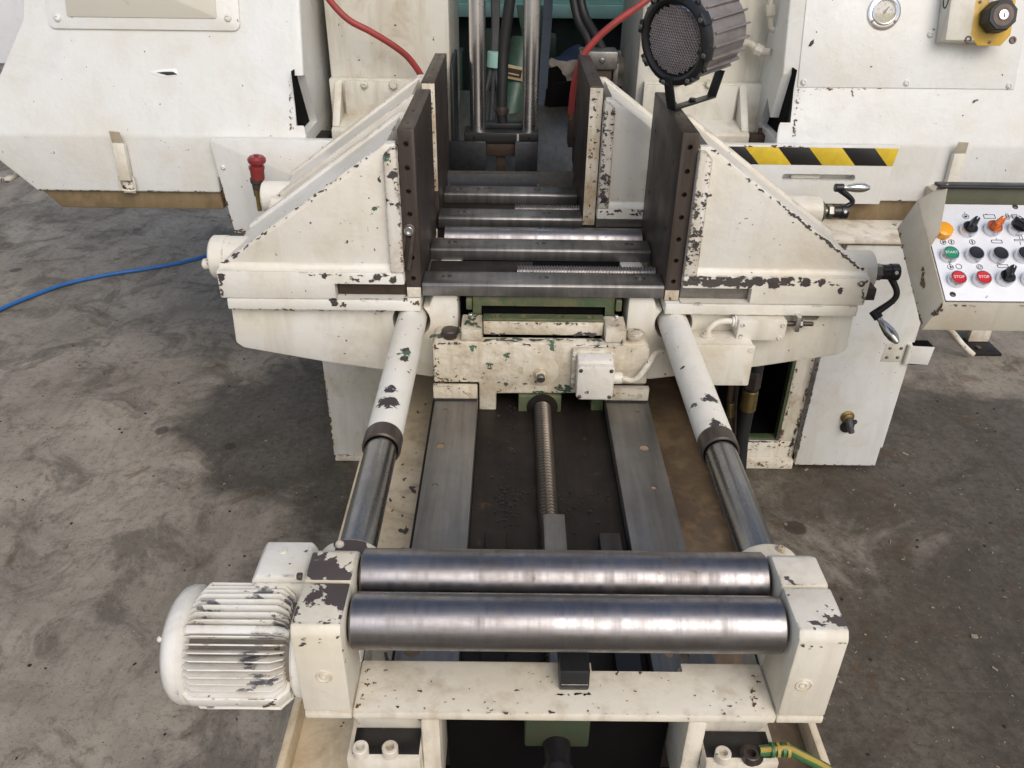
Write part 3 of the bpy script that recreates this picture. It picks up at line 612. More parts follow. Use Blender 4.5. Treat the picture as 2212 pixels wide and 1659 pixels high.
# spindle housings and cranks
def housing(name, label, p0, p1, r):
    t = thing(name, p0, label, 'spindle housing', 'vise spindle housings')
    B().cyl(p0, p1, r, n=36, bev=.003).build('barrel', 'vise', t); return t
t = housing('spindle_housing', 'cream cylinder end poking out of the front jaw beside the blue cable', (-.60, 1.66, .905), (-.712, 1.66, .905), .046)
B().lathe((-.685, 1.66, .905), (-1, 0, 0), [(0, .045), (0, .0475), (.03, .0475), (.034, .044), (.034, 0)], 36).build('end_cap', 'vise', t)
B().cyl((-.718, 1.64, .897), (-.738, 1.64, .897), .012, n=12).build('grease_nipple', 'rib', t)
t = housing('spindle_housing', 'cream cylinder end behind the front jaw, below the red valve', (-.55, 2.06, .908), (-.715, 2.06, .908), .040)
def crank(label, hub, armdir, knobdir, L, s=1., group='vise cranks', armmat='black'):
    t = thing('hand_crank', hub, label, 'hand crank', group); h = Vector(hub); a_ = Vector(armdir).normalized(); k = Vector(knobdir).normalized(); xx = Vector((1, 0, 0))
    B().lathe(h-xx*.045, xx, [(0, 0), (0, .026), (.008, .026), (.008, .0), ], 24).build('flange', 'green', t)
    B().cyl(h-xx*.037, h-xx*.025, .012, n=20).build('spindle', 'sheet', t)
    B().cyl(h-xx*.025, h-xx*.010, .0185, n=6, bev=.002).build('lock_nut', 'sheet', t)
    B().lathe(h-xx*.010, xx, [(0, 0), (0, .0165), (.018, .0165), (.019, .0185), (.036, .0185), (.038, .016), (.038, 0)], 26).build('hub', armmat, t)
    bolt(t, h+Vector((.016, -.0175, .006)), (0, -1, .3), .004, .002, 'socket', 'white', 'set_screw')
    e = h+xx*.018+a_*L; mid = h+xx*.034+a_*L*.45
    B().tube([h+xx*.014+a_*.008, mid+k*.012, e-k*.004], lambda q: .0085-.002*math.sin(q*math.pi), 12).build('arm', armmat, t)
    B().cyl(e-k*.012, e+k*.010, .0105, n=20).build('arm_boss', armmat, t)
    B().lathe(e+k*.010, k, [(0, 0), (0, .006), (.008, .0062), (.012, .0085), (.035, .0125), (.052, .0118), (.066, .006), (.069, 0)], 24).build('grip', 'alu', t)
    return t
e1, e2 = at(1893, 680, Y=1.64), at(1932, 732, Y=1.60)
crank('black hand crank with silver grip hanging beside the control panel', (.752, 1.65, .893), (e1-Vector((.770, 1.65, .893))), (e2-e1), (e1-Vector((.770, 1.65, .893))).length)
housing('spindle_housing', 'cream cylinder behind the front jaw, ahead of the hanging crank', (.58, 1.65, .893), (.715, 1.65, .893), .047)
h2 = at(1790, 457, Y=2.03); e1 = at(1806, 402, Y=2.03); e2 = at(1866, 402, Y=2.03)
crank('black hand crank with silver grip under the yellow and black tape', (h2.x+.02, 2.03, h2.z), (e1-h2+Vector((-.03, 0, 0))), (e2-e1), (e1-h2).length)
housing('spindle_housing', 'cream cylinder with a green flange behind the upper hand crank', (.52, 2.03, h2.z), (h2.x-.027, 2.03, h2.z), .041)

# ------------------------------------------------------------------ shuttle carriage
t = thing('shuttle_carriage', (0, 1.53, .61), 'crusty cream carriage block riding the rails, green paint showing through', 'carriage')
cb_ = B().prism([(-.231, .699), (-.231, .79), (-.224, .798), (.212, .798), (.223, .786), (.223, .70), (.14, .70), (.14, .676), (.105, .676), (-.098, .672), (-.098, .627), (-.135, .627), (-.135, .699)], 'y', 1.481, 1.553, .004)
cb_ = keep(cb_.build('body', 'carriage', t)); cut(cb_, B().box(-.1268, .1268, 1.502, 1.60, .772, .85, 0))
B().box(-.1335, -.0995, 1.4815, 1.55, .603, .6265, .003).build('keeper', 'green', t)
B().box(.108, .135, 1.482, 1.55, .60, .6755, .003).build('keeper', 'green', t)
B().box(-.050, .043, 1.475, 1.56, .607, .6715, .004).build('screw_nut', 'green', t)
B().lathe((.002, 1.4755, .642), (0, -1, 0), [(0, 0), (0, .034), (.0015, .034), (.002, .031), (.002, 0)], 32).build('nut_flange', 'grime', t)
for s in (-1, 1):
    x0, x1 = (-.232, -.1375) if s < 0 else (.134, .228)
    B().box(x0, x1, 1.467, 1.4805, .667, .698, .002).build('rail_wiper', 'carriage', t)
    for x in (x0+.018, x1-.018): bolt(t, (x, 1.4672, .681), (0, -1, 0), .0045, .003, 'socket', 'carriage')
    B().box(x0+.001, x1-.001, 1.463, 1.480, .6643, .6668, .0008).build('wiper_rubber', 'rubber', t)
    pd = keep(B().box(s*.1275, s*.171, 1.483, 1.548, .7985, .829, .003).build('pad', 'carriage', t))
    c = B(); xm = s*.149
    for y in (1.505, 1.53): c.cyl((xm, y, .82), (xm, y, .84), .0075, n=16, bev=0)
    cut(pd, c)
    p = at(972, 722, Z=.805) if s < 0 else at(1370, 728, Z=.805)
    B().lathe((p.x, p.y, .798), (0, 0, 1), [(0, 0), (0, .014), (.008, .014), (.009, .0175), (.017, .0175), (.0195, .015), (.0195, 0)], 26).build('cap_bolt', 'collar' if s < 0 else 'carriage', t)
B().box(-.1262, .1262, 1.511, 1.538, .799, .8312, .004).build('clamp_bar', 'carriage', t)
cb = keep(B().box(-.126, .126, 1.5115, 1.5375, .8314, .8368, .0012).build('clamp_bar_top', 'green', t))
c = B()
for x in (-.095, -.04, .036, .098): c.cyl((x, 1.526, .8325), (x, 1.526, .845), .0072, n=18, bev=0)
cut(cb, c)
fr = keep(B().box(-.150, .152, 1.5545, 1.5655, .775, .868, .003).build('green_frame', 'green', t)); cut(fr, B().box(-.131, .132, 1.50, 1.65, .70, .846, 0))
for x in (-.1565, .1585): B().box(x-.006, x+.006, 1.542, 1.56, .842, .867, .002).build('frame_lug', 'green', t)
for x in (-.153, .155): bolt(t, (x, 1.5443, .83), (0, -1, 0), .005, .008, 'dome', 'chrome')
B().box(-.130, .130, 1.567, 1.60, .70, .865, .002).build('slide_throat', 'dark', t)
p = at(1168, 808, Y=1.478)
B().lathe((p.x, 1.4815, p.z+.006), (0, -1, 0), [(0, 0), (0, .0385), (.0003, .0383), (.0006, .0375), (.0006, 0)], 40).build('cover_disc', 'beam', t)
bolt(t, (p.x, 1.4805, p.z), (0, -1, -.12), .0125, .012, 'hex', 'carriage', 'hex_nut')
B().cyl((p.x, 1.471, p.z-.001), (p.x, 1.458, p.z-.003), .0088, n=18).build('stud', 'sheet', t)

# limit switches on the carriage
t = thing('switch_box', (.107, 1.45, .68), 'square cream switch box bolted to the carriage front with short cable', 'switch box', 'switch boxes')
B().box(.060, .147, 1.466, 1.4808, .688, .778, .003).build('base_plate', 'carriage', t)
B().box(.069, .143, 1.432, 1.4655, .690, .772, .004).build('housing', 'motor', t)
B().prism([(.068, .692), (.075, .686), (.137, .686), (.144, .692), (.144, .760), (.138, .765), (.074, .765), (.068, .760)], 'y', 1.418, 1.4315, .003).build('lid', 'motor', t)
for x, z in ((.075, .756), (.137, .756), (.075, .694), (.137, .694)): bolt(t, (x, 1.4178, z), (0, -1, 0), .0042, .003, 'button', 'collar', 'screw')
for x, z in ((.064, .768), (.064, .755), (.143, .768), (.064, .715), (.064, .702)): bolt(t, (x, 1.4655, z), (0, -1, 0), .0042, .004, 'socket', 'motor')
g0 = Vector((.147, 1.448, .722))
B().cyl(g0-Vector((.004, 0, 0)), g0+Vector((.018, 0, 0)), .0125, n=20).build('cable_gland', 'motor', t)
B().tube([g0+Vector((.015, 0, 0)), g0+Vector((.045, 0, -.004)), at(1400, 798, Y=1.47), at(1412, 778, Y=1.50), at(1440, 768, Y=1.53), at(1470, 772, Y=1.55)], .0062, 12).build('cable', 'edgepaint', t)

t.location.z += .013
t = thing('switch_box', (.455, 1.53, .79), 'slim cream switch box under the jaw slide with an actuator rod', 'switch box', 'switch boxes')
B().box(.407, .509, 1.512, 1.5555, .792, .838, .003).build('housing', 'beam', t)
for x, z in ((.416, .803), (.416, .830), (.500, .830), (.497, .800)): bolt(t, (x, 1.5118, z), (0, -1, 0), .0045, .003, 'socket', 'motor', 'screw')
B().cyl((.51, 1.535, .822), (.535, 1.535, .822), .0055, n=14).build('plunger', 'collar', t)
B().box(.530, .540, 1.52, 1.55, .809, .846, .002).build('actuator', 'alu', t)
B().cyl((.541, 1.535, .822), (.549, 1.535, .822), .009, n=6).build('lock_nut', 'sheet', t)
B().cyl((.549, 1.535, .822), (.572, 1.535, .822), .005, n=12).build('plunger_end', 'collar', t)
B().lathe((.4065, 1.533, .826), (-1, 0, 0), [(0, 0), (0, .014), (.003, .014), (.003, .011), (.008, .011), (.008, 0)], 22).build('cable_gland', 'motor', t)

t = thing('junction_box', (.375, 1.51, .70), 'large cream junction box with rounded corners beneath the slim switch', 'junction box')
B().box(.300, .440, 1.490, 1.556, .700, .796, .006).build('housing', 'beam', t)
B().box(.299, .441, 1.480, 1.4895, .699, .797, .004).build('lid', 'beam', t)
for x, z in ((.432, .787), (.430, .709)): bolt(t, (x, 1.4798, z), (0, -1, 0), .006, .0012, 'slot', 'beam', 'screw')
q = Vector((.348, 1.522, .796))
B().lathe(q, (0, 0, 1), [(0, 0), (0, .014), (.004, .014), (.005, .010), (.010, .0095), (.010, 0)], 20).build('cable_gland', 'beam', t)
B().tube([q+Vector((0, 0, .005)), q+Vector((.002, 0, .018)), q+Vector((.016, .004, .030)), Vector((.385, 1.53, .829)), Vector((.402, 1.533, .826))], .0065, 12).build('conduit', 'beam', t)

# ------------------------------------------------------------------ saw wheel covers
CP, CN = Vector((0, 2.25, 1.01)), Vector((0, -1, .3))
def cv(u, v): return at(u, v, P=CP, N=CN)
def yz(z): return 2.25+max(0, z-1.01)*.3
CNn = CN.normalized(); CUP = Vector((0, .3, 1)).normalized()
def cover(t, low, up, name='casing'):
    """sheet metal casing: upright lower band and a panel leaning back above the bend"""
    ring = [Vector((x, yz(z), z)) for x, z in low+up]; nl = len(low); n = len(ring); k = len(low)
    back = [Vector((p.x, 2.98, p.z)) for p in ring]
    b = B(); fs = [tuple(range(nl)), (nl-1,)+tuple(range(nl, n))+(0,), tuple(range(2*n-1, n-1, -1))]+[(i, (i+1) % n, n+(i+1) % n, n+i) for i in range(n)]
    b.solid(ring+back, fs, .006, 3); return b.build(name, 'cover', t)
t = thing('wheel_cover', (-1.05, 2.5, .80), 'white wheel cover with framed pane and torn label', 'wheel cover', 'saw wheel covers')
pA, pB, pC = cv(0, 217), cv(47, 43), cv(63, 0)
o = keep(cover(t, [(-.634, 1.01), (-.634, .8975), (-.8965, .8975), (-.8965, .853), (-1.417, .853), (-1.505, .945), (-1.53, 1.01)], [(pA.x-.03, pA.z), (pB.x, pB.z), (pB.x+.06, 1.62), (-1.0, 2.05), (-.634, 2.05)]))
pa, pb, pc_ = cv(652, 180), cv(662, 292), cv(690, 290)
c = B(); c.solid([(-.66, 2.255, 1.02), (-.66, 2.40, 1.02), (-.66, 2.315, 1.165), (-.66, 2.285, 1.165), (-.60, 2.255, 1.02), (-.60, 2.40, 1.02), (-.60, 2.315, 1.165), (-.60, 2.285, 1.165)], [(0, 1, 2, 3), (4, 5, 6, 7), (0, 1, 5, 4), (1, 2, 6, 5), (2, 3, 7, 6), (3, 0, 4, 7)])
cut(o, c)
B().box(-.659, -.6565, 2.27, 2.42, 1.015, 1.18, 0).build('notch_liner', 'dark', t)
B().prism([(-.90, .852), (-1.412, .852), (-1.366, .800), (-.90, .800)], 'y', 2.262, 2.95, .004).build('drip_tray', 'rusty', t)
def rrect(c, hx, hz, r, ux, uz, n=4):
    pts = []
    for sx, sz, a0 in ((1, 1, 0), (-1, 1, 90), (-1, -1, 180), (1, -1, 270)):
        for k in range(n+1):
            a_ = R(a0+90*k/n); pts.append(Vector(c)+ux*(sx*(hx-r)+r*math.cos(a_))+uz*(sz*(hz-r)+r*math.sin(a_)))
    return pts
UX = Vector((1, 0, 0))
wl, wr = cv(108, 62), cv(520, 62); cx_ = (wl.x+wr.x)/2; bz = wl+CUP*0
cc_ = Vector((cx_, wl.y, wl.z))+CUP*.11
B().sheet([p+CNn*.006 for p in rrect(cc_, (wr.x-wl.x)/2, .11, .018, UX, CUP)], .0055, .001).build('pane_frame', 'cover', t)
il, ir = cv(148, 37), cv(470, 38)
B().sheet([p+CNn*.0085 for p in rrect(Vector(((il.x+ir.x)/2, il.y, il.z))+CUP*.08, (ir.x-il.x)/2, .08, .006, UX, CUP)], .0024, .0006).build('pane', 'pane', t)
a0 = cv(281, 14)
B().sheet([a0+CNn*.0095, a0+CNn*.0095+UX*.004+CUP*.022, a0+CNn*.0095-UX*.02+CUP*.022], .0009, .0002).build('arrow_print', 'panelbox', t)
for u, v in ((127, 40), (494, 40)): bolt(t, cv(u, v)+CNn*.006, CNn, .010, .006, 'button', 'cover', 'screw')
pts = [cv(*q)+CNn*.0012 for q in ((322, 155), (345, 150), (382, 148), (386, 163), (352, 167), (330, 160))]
B().sheet(pts, .001, .0002).build('torn_label', 'white', t)
B().sheet([cv(*q)+CNn*.0022 for q in ((338, 157), (356, 155), (374, 155), (384, 161), (362, 163), (345, 158.5))], .001, .0002).build('torn_label', 'ink', t)
def latch(t, p, lean):
    x, z = p; y = 2.2495; ux = Vector((1, 0, lean)).normalized(); uz = Vector((-lean, 0, 1)).normalized(); o_ = Vector((x, y, z))
    f = lambda a, b_, c_=0.: o_+ux*a+uz*b_+Vector((0, -c_, 0))
    L_ = B().obox(f(0, -.062, .011), ux*.0165, uz*.052, Vector((0, .010, 0)), .003).build('latch', 'beam', t)
    B().sheet([f(-.0165, -.012, .016), f(.0165, -.012, .016), f(.013, .022, .024), f(-.015, .024, .024)], .0016).build('latch_tab', 'panelbox', L_)
    B().obox(f(0, -.136, .004), ux*.017, uz*.017, Vector((0, .0035, 0)), .001).build('latch_catch', 'rib', L_)
    for s in (-1, 1): B().tube([f(s*.019, -.105, .012), f(s*.021, -.125, .012), f(s*.019, -.143, .010)], .0032, 8, 4).build('latch_bow', 'beam', L_)
    B().tube([f(-.019, -.143, .010), f(0, -.146, .010), f(.019, -.143, .010)], .0032, 8, 4).build('latch_bow', 'beam', L_)
latch(t, (-1.146, 1.005), -.03)
B().box(-2.3, -1.30, 2.99, 3.1, 1.06, 2.3, .006).build('rear_casing', 'panel', t)
B().tube([at(38, 376, Y=2.35), at(22, 385, Y=2.32), at(8, 389, Y=2.33), at(-12, 386, Y=2.38)], .009, 10).build('grab_hook', 'rib', t)

t = thing('wheel_cover', (1.15, 2.5, .80), 'white wheel cover carrying gauge and key switch, beside the yellow black tape', 'wheel cover', 'saw wheel covers')
pR = cv(2212, 100)
o = keep(cover(t, [(.656, 1.01), (.656, .8975), (.94, .8975), (.94, .852), (1.62, .852), (1.70, .94), (1.705, 1.01)], [(1.64, 1.30), (1.55, 1.62), (1.2, 2.05), (.66, 2.05)]))
c = B(); c.solid([(.63, 2.258, 1.02), (.63, 2.44, 1.02), (.63, 2.40, 1.10), (.63, 2.345, 1.06), (.63, 2.30, 1.19), (.63, 2.29, 1.19)]+[(.69, 2.258, 1.02), (.69, 2.44, 1.02), (.69, 2.40, 1.10), (.69, 2.345, 1.06), (.69, 2.30, 1.19), (.69, 2.29, 1.19)],
                 [(0, 1, 2, 3, 4, 5), (6, 7, 8, 9, 10, 11)]+[(i, (i+1) % 6, 6+(i+1) % 6, 6+i) for i in range(6)])
cut(o, c)
B().box(.680, .683, 2.27, 2.46, 1.015, 1.2, 0).build('notch_liner', 'dark', t)
B().box(.70, 1.62, 2.262, 2.95, .792, .851, .004).build('drip_tray', 'rusty', t)
pp = [cv(1748, -60), cv(1722, 188), cv(2190, 193), cv(2235, -60)]
B().sheet([p+CNn*.003 for p in pp], .0026, .0006).build('inspection_plate', 'cover', t)
for u, v in ((1735, 178), (1957, 180), (2178, 186), (2008, 75)): bolt(t, cv(u, v)+CNn*.003, CNn, .0085, .006, 'button', 'cover', 'screw')
latch(t, (1.158, 1.005), .03)
for k, ps in enumerate((((1745, 100), (1750, 90), (1757, 85), (1757, 94), (1750, 101)),)):
    B().sheet([cv(*q)+CNn*.004 for q in ps], .0008, .0002).build('paint_chip', 'rust', t)

# level gauge
gp = cv(1908, 27)+CNn*.003; t = thing('level_gauge', gp, 'round chrome-rimmed gauge set in the white cover', 'gauge')
B().lathe(gp, CNn, [(0, 0), (0, .044), (.003, .044), (.0045, .042), (.006, .034), (.011, .0335), (.012, .031), (.011, .0285), (.004, .028), (.004, 0)], 44).build('rim', 'chrome', t)
B().lathe(gp+CNn*.0042, CNn, [(0, 0), (0, .0278), (.0012, .0278), (.0012, 0)], 36).build('dial', 'dial', t)
arc = [gp+CNn*.0062+UX*(.0272*math.cos(a_))+CUP*(.0272*math.sin(a_)) for a_ in [math.pi+.08+(math.pi-.16)*k/14 for k in range(15)]]
B().sheet(arc, .0008, .0001).build('oil_level', 'dialoil', t)
nd_ = Vector(UX*.6+CUP*.8).normalized(); B().obox(gp+CNn*.0072+nd_*.004, nd_*.012, nd_.cross(CNn)*.0016, CNn*.0006, .0003).build('needle', 'rust', t)
B().lathe(gp+CNn*.0062, CNn, [(0, 0), (0, .0045), (.0015, .004), (.0015, 0)], 16).build('needle_hub', 'rust', t)
for a_ in (20, 90, 160, 200, 270, 340):
    B().obox(gp+CNn*.0066+(UX*math.cos(R(a_))+CUP*math.sin(R(a_)))*.019, UX*.0024, CUP*.002, CNn*.0003, 0).build('dial_mark', 'sheet', t)
B().lathe(gp+CNn*.0085, CNn, [(0, 0), (0, .0285), (.0012, .0285), (.0018, .02), (.0018, 0)], 36).build('glass', 'glass', t)
for s in (-1, 1): bolt(t, gp+CNn*.0045+UX*(s*.030)-CUP*.0235, CNn, .0036, .002, 'slot', 'collar', 'screw')

# key switch
kb = cv(2081, 92)+CNn*.003; t = thing('key_switch', kb, 'grey switch box with yellow plate and black octagonal key knob', 'key switch')
bw, bh, bd = .0775, .075, .055
B().obox(kb+CUP*(bh-.004)+CNn*bd/2, UX*bw, CUP*bh, CNn*(bd/2), .004).build('housing', 'column', t)
fz = kb+CNn*(bd+.0002); kc = cv(2118, 48)+CNn*(bd+.003)
B().sheet([kc+CNn*.0+UX*x+CUP*y for x, y in ((-.052, -.040), (-.030, -.066), (.030, -.066), (.052, -.040), (.052, .07), (-.052, .07))], .0022, .0006).build('yellow_plate', 'yellow', t)
for x, y in ((-.040, .038), (.040, .040), (0, -.058)): bolt(t, kc+UX*x+CUP*y, CNn, .004, .002, 'slot', 'collar', 'screw')
for x in (-.056, .060): bolt(t, kc+UX*x-CUP*.052-CNn*.002, CNn, .0095, .004, 'socket', 'collar')
B().lathe(kc, CNn, [(0, 0), (0, .030), (.004, .030), (.004, 0)], 24).build('knob_base', 'black', t)
B().cyl(kc+CNn*.004, kc+CNn*.046, .0405, .0385, n=8, bev=.003, ph=R(22)).build('knob', 'rubber', t)
B().lathe(kc+CNn*.046, CNn, [(0, 0), (0, .026), (.001, .026), (.001, .017), (.0005, .0165), (.0005, 0)], 30).build('knob_ring', 'collar', t)
B().lathe(kc+CNn*.0465, CNn, [(0, 0), (0, .012), (.003, .0118), (.0035, .010), (.0035, 0)], 28).build('lock_barrel', 'chrome', t)
B().obox(kc+CNn*.0503, UX*.0013+CUP*.0004, CUP*.0062-UX*.001, CNn*.0004, 0).build('key_slot', 'ink', t)
B().sheet([kc+CNn*.001+UX*x+CUP*y for x, y in ((-.02, .05), (.02, .05), (.017, .036), (-.017, .036))], .0012, .0002).build('plate_window', 'column', t)
B().sheet([kc+CNn*.002+UX*x+CUP*y for x, y in ((-.007, .062), (.007, .062), (0, .052))], .0012, .0002).build('arrow_mark', 'btn_red', t)
for r_ in range(3):
    text(t, 'fine_print', '- '*(9-r_), .006, kc+CNn*.0006-CUP*(.047+.0055*r_), UX, CUP, CNn, 'rust', .0002)
lh = [kb+CUP*y+UX*(-bw-.0006)+CNn*z for y, z in ((.10, .024), (.125, .024), (.10, .04))]
B().tube([kb+UX*(-bw-.0005)+CUP*(.10+.022*math.cos(a_))+CNn*(.030+.013*math.sin(a_)) for a_ in [2*math.pi*k/12 for k in range(13)]], .0016, 6, 3).build('ring_print', 'ink', t)

# ------------------------------------------------------------------ end plate, guard with hazard tape
t = thing('guard_plate', (-.75, 2.22, .74), 'plain white bed end plate behind the red valve', 'guard plate', 'saw guard plates')
B().prism([(-.866, .744), (-.892, 1.006), (-.885, 1.012), (-.30, 1.012), (-.30, .744)], 'y', 2.222, 2.2485, .003).build('plate', 'cover', t)
for u, v in ((482, 362), (643, 366)): bolt(t, at(u, v, Y=2.2215), (0, -1, 0), .007, .004, 'button', 'cover', 'screw')
B().box(-.86, -.30, 2.2487, 2.6, .744, .8965, .002).build('plate_backing', 'cover', t)
t = thing('guard_plate', (.75, 2.22, .85), 'white slotted guard plate with yellow and black hazard tape', 'guard plate', 'saw guard plates')
gl = keep(B().prism([(.30, .853), (.968, .853), (.986, 1.0145), (.30, 1.0145)], 'y', 2.222, 2.2485, .002).build('plate', 'cover', t))
s0, s1 = at(1690, 383, Y=2.22), at(1848, 384, Y=2.22)
cut(gl, B().box(s0.x, s1.x, 2.20, 2.26, s0.z-.009, s0.z+.009, .008))
B().box(s0.x+.03, s0.x+.11, 2.236, 2.247, s0.z-.008, s0.z+.004, .002).build('slot_slider', 'column', t)
yT = 2.2213; zt_, zb_ = 1.010, .962
tops = [at(u, 310, Y=yT).x for u in (1445, 1497, 1552, 1599, 1675, 1741, 1813, 1884)]
sl_ = .046
xs_ = [.36, .435, .51, .563, .653, .738, .828, .917, .990]
for i in range(len(xs_)-1):
    a_, b_ = xs_[i], xs_[i+1]; q = [(a_, zt_), (b_, zt_), (b_+sl_, zb_), (a_+sl_, zb_)]
    lim = lambda x, z: min(x, .9835-(1.0145-z)*.11)
    B().sheet([Vector((lim(x, z), yT, z)) for x, z in q], .0006, .0001).build('tape_stripe', 'tapeY' if i % 2 else 'tapeK', t)

# ------------------------------------------------------------------ red valve
p = at(553, 336, Y=2.12)
t = thing('valve', (p.x, 2.12, .84), 'red capped valve standing on the white end plate', 'valve')
zz = at(557, 455, Y=2.12).z; H = p.z-zz
B().lathe((p.x-.012, 2.12, zz), (0, .0, 1), [(0, 0), (0, .006), (H*.28, .006), (H*.28, .009), (H*.42, .0095), (H*.42, .0)], 16).build('stem', 'brass', t)
B().lathe((p.x-.009, 2.12, zz+H*.40), (.05, .0, 1), [(0, 0), (0, .013), (H*.1, .014), (H*.12, .017), (H*.2, .0175), (H*.2, 0)], 20).build('body', 'collar', t)
B().lathe((p.x-.004, 2.12, zz+H*.58), (.03, .0, 1), [(0, 0), (0, .0175), (H*.16, .0185), (H*.20, .0205), (H*.24, .0205), (H*.25, .014), (H*.30, .014), (H*.30, 0)], 22).build('sleeve', 'redcap', t)
B().lathe((p.x, 2.12, zz+H*.87), (.02, .0, 1), [(0, 0), (0, .021), (H*.03, .0235), (H*.08, .0235), (H*.12, .018), (H*.125, .006), (H*.15, .006), (H*.15, 0)], 24).build('cap', 'redcap', t)

# ------------------------------------------------------------------ columns
for s in (-1, 1):
    lab = 'off-white column by the left red hose with bolted foot' if s < 0 else 'off-white column behind the flood lamp with piping and bolted foot'
    x0, x1 = (-.604, -.252) if s < 0 else (.293, .66)
    t = thing('column', ((x0+x1)/2, 2.6, .75), lab, 'column', 'saw columns')
    B().box(x0, x1, 2.50, 2.95, .74, 2.25, .008).build('post', 'column', t)
    B().box(x0+(.0 if s < 0 else .02), x1-(.02 if s < 0 else .0), 2.47, 2.4995, .74, 1.125, .004).build('foot_plate', 'column', t)
    f0, f1 = (-.588, -.28) if s < 0 else (.31, .612)
    B().prism([(2.36, .962), (2.36, 1.004), (2.366, 1.01), (2.4695, 1.03), (2.4695, .962)], 'x', f0, f1, .004).build('bracket_base', 'column', t)
    B().box(f0+.03 if s < 0 else f0, f1 if s < 0 else f1-.03, 2.452, 2.4695, 1.022, 1.122, .003).build('bracket_back', 'column', t)
    xg = f0+.012 if s < 0 else f1-.012
    B().prism([(2.372, 1.012), (2.47, 1.122), (2.47, 1.02)], 'x', xg-.011, xg+.011, .003).build('gusset', 'column', t)
    for u, v in (((787, 183), (850, 183)) if s < 0 else ((1462, 178), (1532, 180))): bolt(t, at(u, v, Y=2.4515), (0, -1, 0), .0115, .010, 'button' if u == 787 or u == 1462 else 'hex', 'column')
    for u, v in (((833, 225), (815, 232)) if s < 0 else ((1488, 232), (1512, 243))): bolt(t, at(u, v, Z=1.022), (0, -.1, 1), .0105, .014, 'hex', 'column')
    B().box(f0, f1, 2.355, 2.47, .944, .9605, .002).build('slide_bed', 'collar', t)
    B().box(*((-.70, -.60) if s < 0 else (.60, .70)), 2.36, 2.44, .935, .985, .003).build('slide_rail', 'grime', t)
    if s > 0:
        B().box(.614, .668, 2.36, 2.40, .965, 1.006, .003).build('slide_block', 'rust', t)
        B().cyl((.645, 2.38, 1.0), (.645, 2.38, 1.022), .006, n=12).build('slide_pin', 'rust', t)
        a1, a2, a3, a4 = at(1665, -20, Y=2.45), at(1664, 40, Y=2.45), at(1668, 62, Y=2.45), at(1685, 64, Y=2.43)
        B().tube([a1, a2, a3, a4], .008, 10).build('pipe', 'column', t)
        B().cyl(at(1664, 10, Y=2.45), at(1664, 34, Y=2.45), .0135, n=6).build('pipe_nut', 'column', t)
        B().tube([at(1600, 95, Y=2.48), at(1620, 95, Y=2.47), at(1640, 110, Y=2.45), at(1665, 112, Y=2.43)], .0105, 10).build('pipe', 'column', t)
        B().cyl(at(1631, 104, Y=2.455), at(1648, 113, Y=2.445), .0155, n=8).build('pipe_nut', 'column', t)

# ------------------------------------------------------------------ machine base: left pedestal, sump and operator cabinet
t = thing('pedestal', (-.45, 2.4, 0), 'cream pedestal on the floor below the front vise', 'pedestal')
B().prism([(-.640, .012), (-.640, .745), (-.30, .745), (-.30, .012)], 'y', 2.14, 2.9, .006).build('body', 'beam', t)
B().box(-.634, -.28, 2.13, 2.9, 0, .0118, .002).build('foot', 'cabframe', t)
t = thing('plinth', (.1, 2.6, 0), 'shade-darkened sump between pedestal and cabinet', 'plinth')
B().box(-.29, .64, 2.35, 2.9, 0, .655, .004).build('shaded_block', 'grime', t)  # machine base set back in shadow; that shade is put into its near-black colour
t = thing('cabinet', (.9, 2.4, 0), 'pale cabinet with open black bay, hinged door and brass lock', 'cabinet')
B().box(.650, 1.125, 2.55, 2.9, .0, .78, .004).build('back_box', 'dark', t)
B().box(.650, .853, 2.112, 2.16, .0, .036, .004).build('foot_rail', 'cabframe', t)
B().box(.650, .851, 2.128, 2.15, .0365, .100, .003).build('frame_bottom', 'cabframe', t)
B().box(.795, .851, 2.128, 2.15, .1005, .775, .003).build('frame_post', 'cabframe', t)
B().box(.787, .7945, 2.132, 2.16, .1005, .775, .001).build('frame_trim', 'green', t)
B().box(.655, .787, 2.132, 2.16, .1003, .108, .001).build('frame_trim', 'green', t)
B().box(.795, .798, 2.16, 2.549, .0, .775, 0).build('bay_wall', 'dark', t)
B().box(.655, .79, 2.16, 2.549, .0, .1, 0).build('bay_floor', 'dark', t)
d_ = B().box(.856, 1.118, 2.108, 2.127, .020, .775, .004).build('door', 'cab', t)
B().box(.853, 1.122, 2.1275, 2.549, .05, .7795, .004).build('side_box', 'cab', t)
B().box(1.1225, 1.133, 2.125, 2.16, .08, .60, .003).build('door_seal', 'cab', t)
B().box(.645, 1.20, 2.10, 2.62, .7805, .792, .003).build('cabinet_top', 'cabframe', t)
B().sheet([Vector((x, 2.1075, z)) for x, z in ((1.036, .408), (1.102, .408), (1.104, .470), (1.040, .470))], .0035).build('hinge_leaf', 'column', t)
B().cyl((1.109, 2.103, .405), (1.109, 2.103, .470), .0075, n=14).build('hinge_pin', 'cab', t)
B().sheet([Vector((1.113, 2.100, .407)), Vector((1.178, 2.100, .403)), Vector((1.182, 2.100, .463)), Vector((1.115, 2.100, .466))], .003).build('hinge_leaf', 'cover', t)
B().box(1.125, 1.178, 2.104, 2.14, .40, .466, .002).build('hinge_block', 'dark', t)
for x, z in ((1.055, .455), (1.088, .455), (1.053, .424), (1.085, .424)): bolt(t, (x, 2.1072, z), (0, -1, 0), .005, .003, 'button', 'sheet', 'screw')
p = at(1832, 903, Y=2.10)
B().lathe((p.x, 2.1075, p.z), (0, -1, 0), [(0, 0), (0, .021), (.004, .021), (.006, .016), (.014, .015), (.016, .011), (.016, 0)], 24).build('lock_body', 'brass', t)
q = at(1834, 928, Y=2.09)
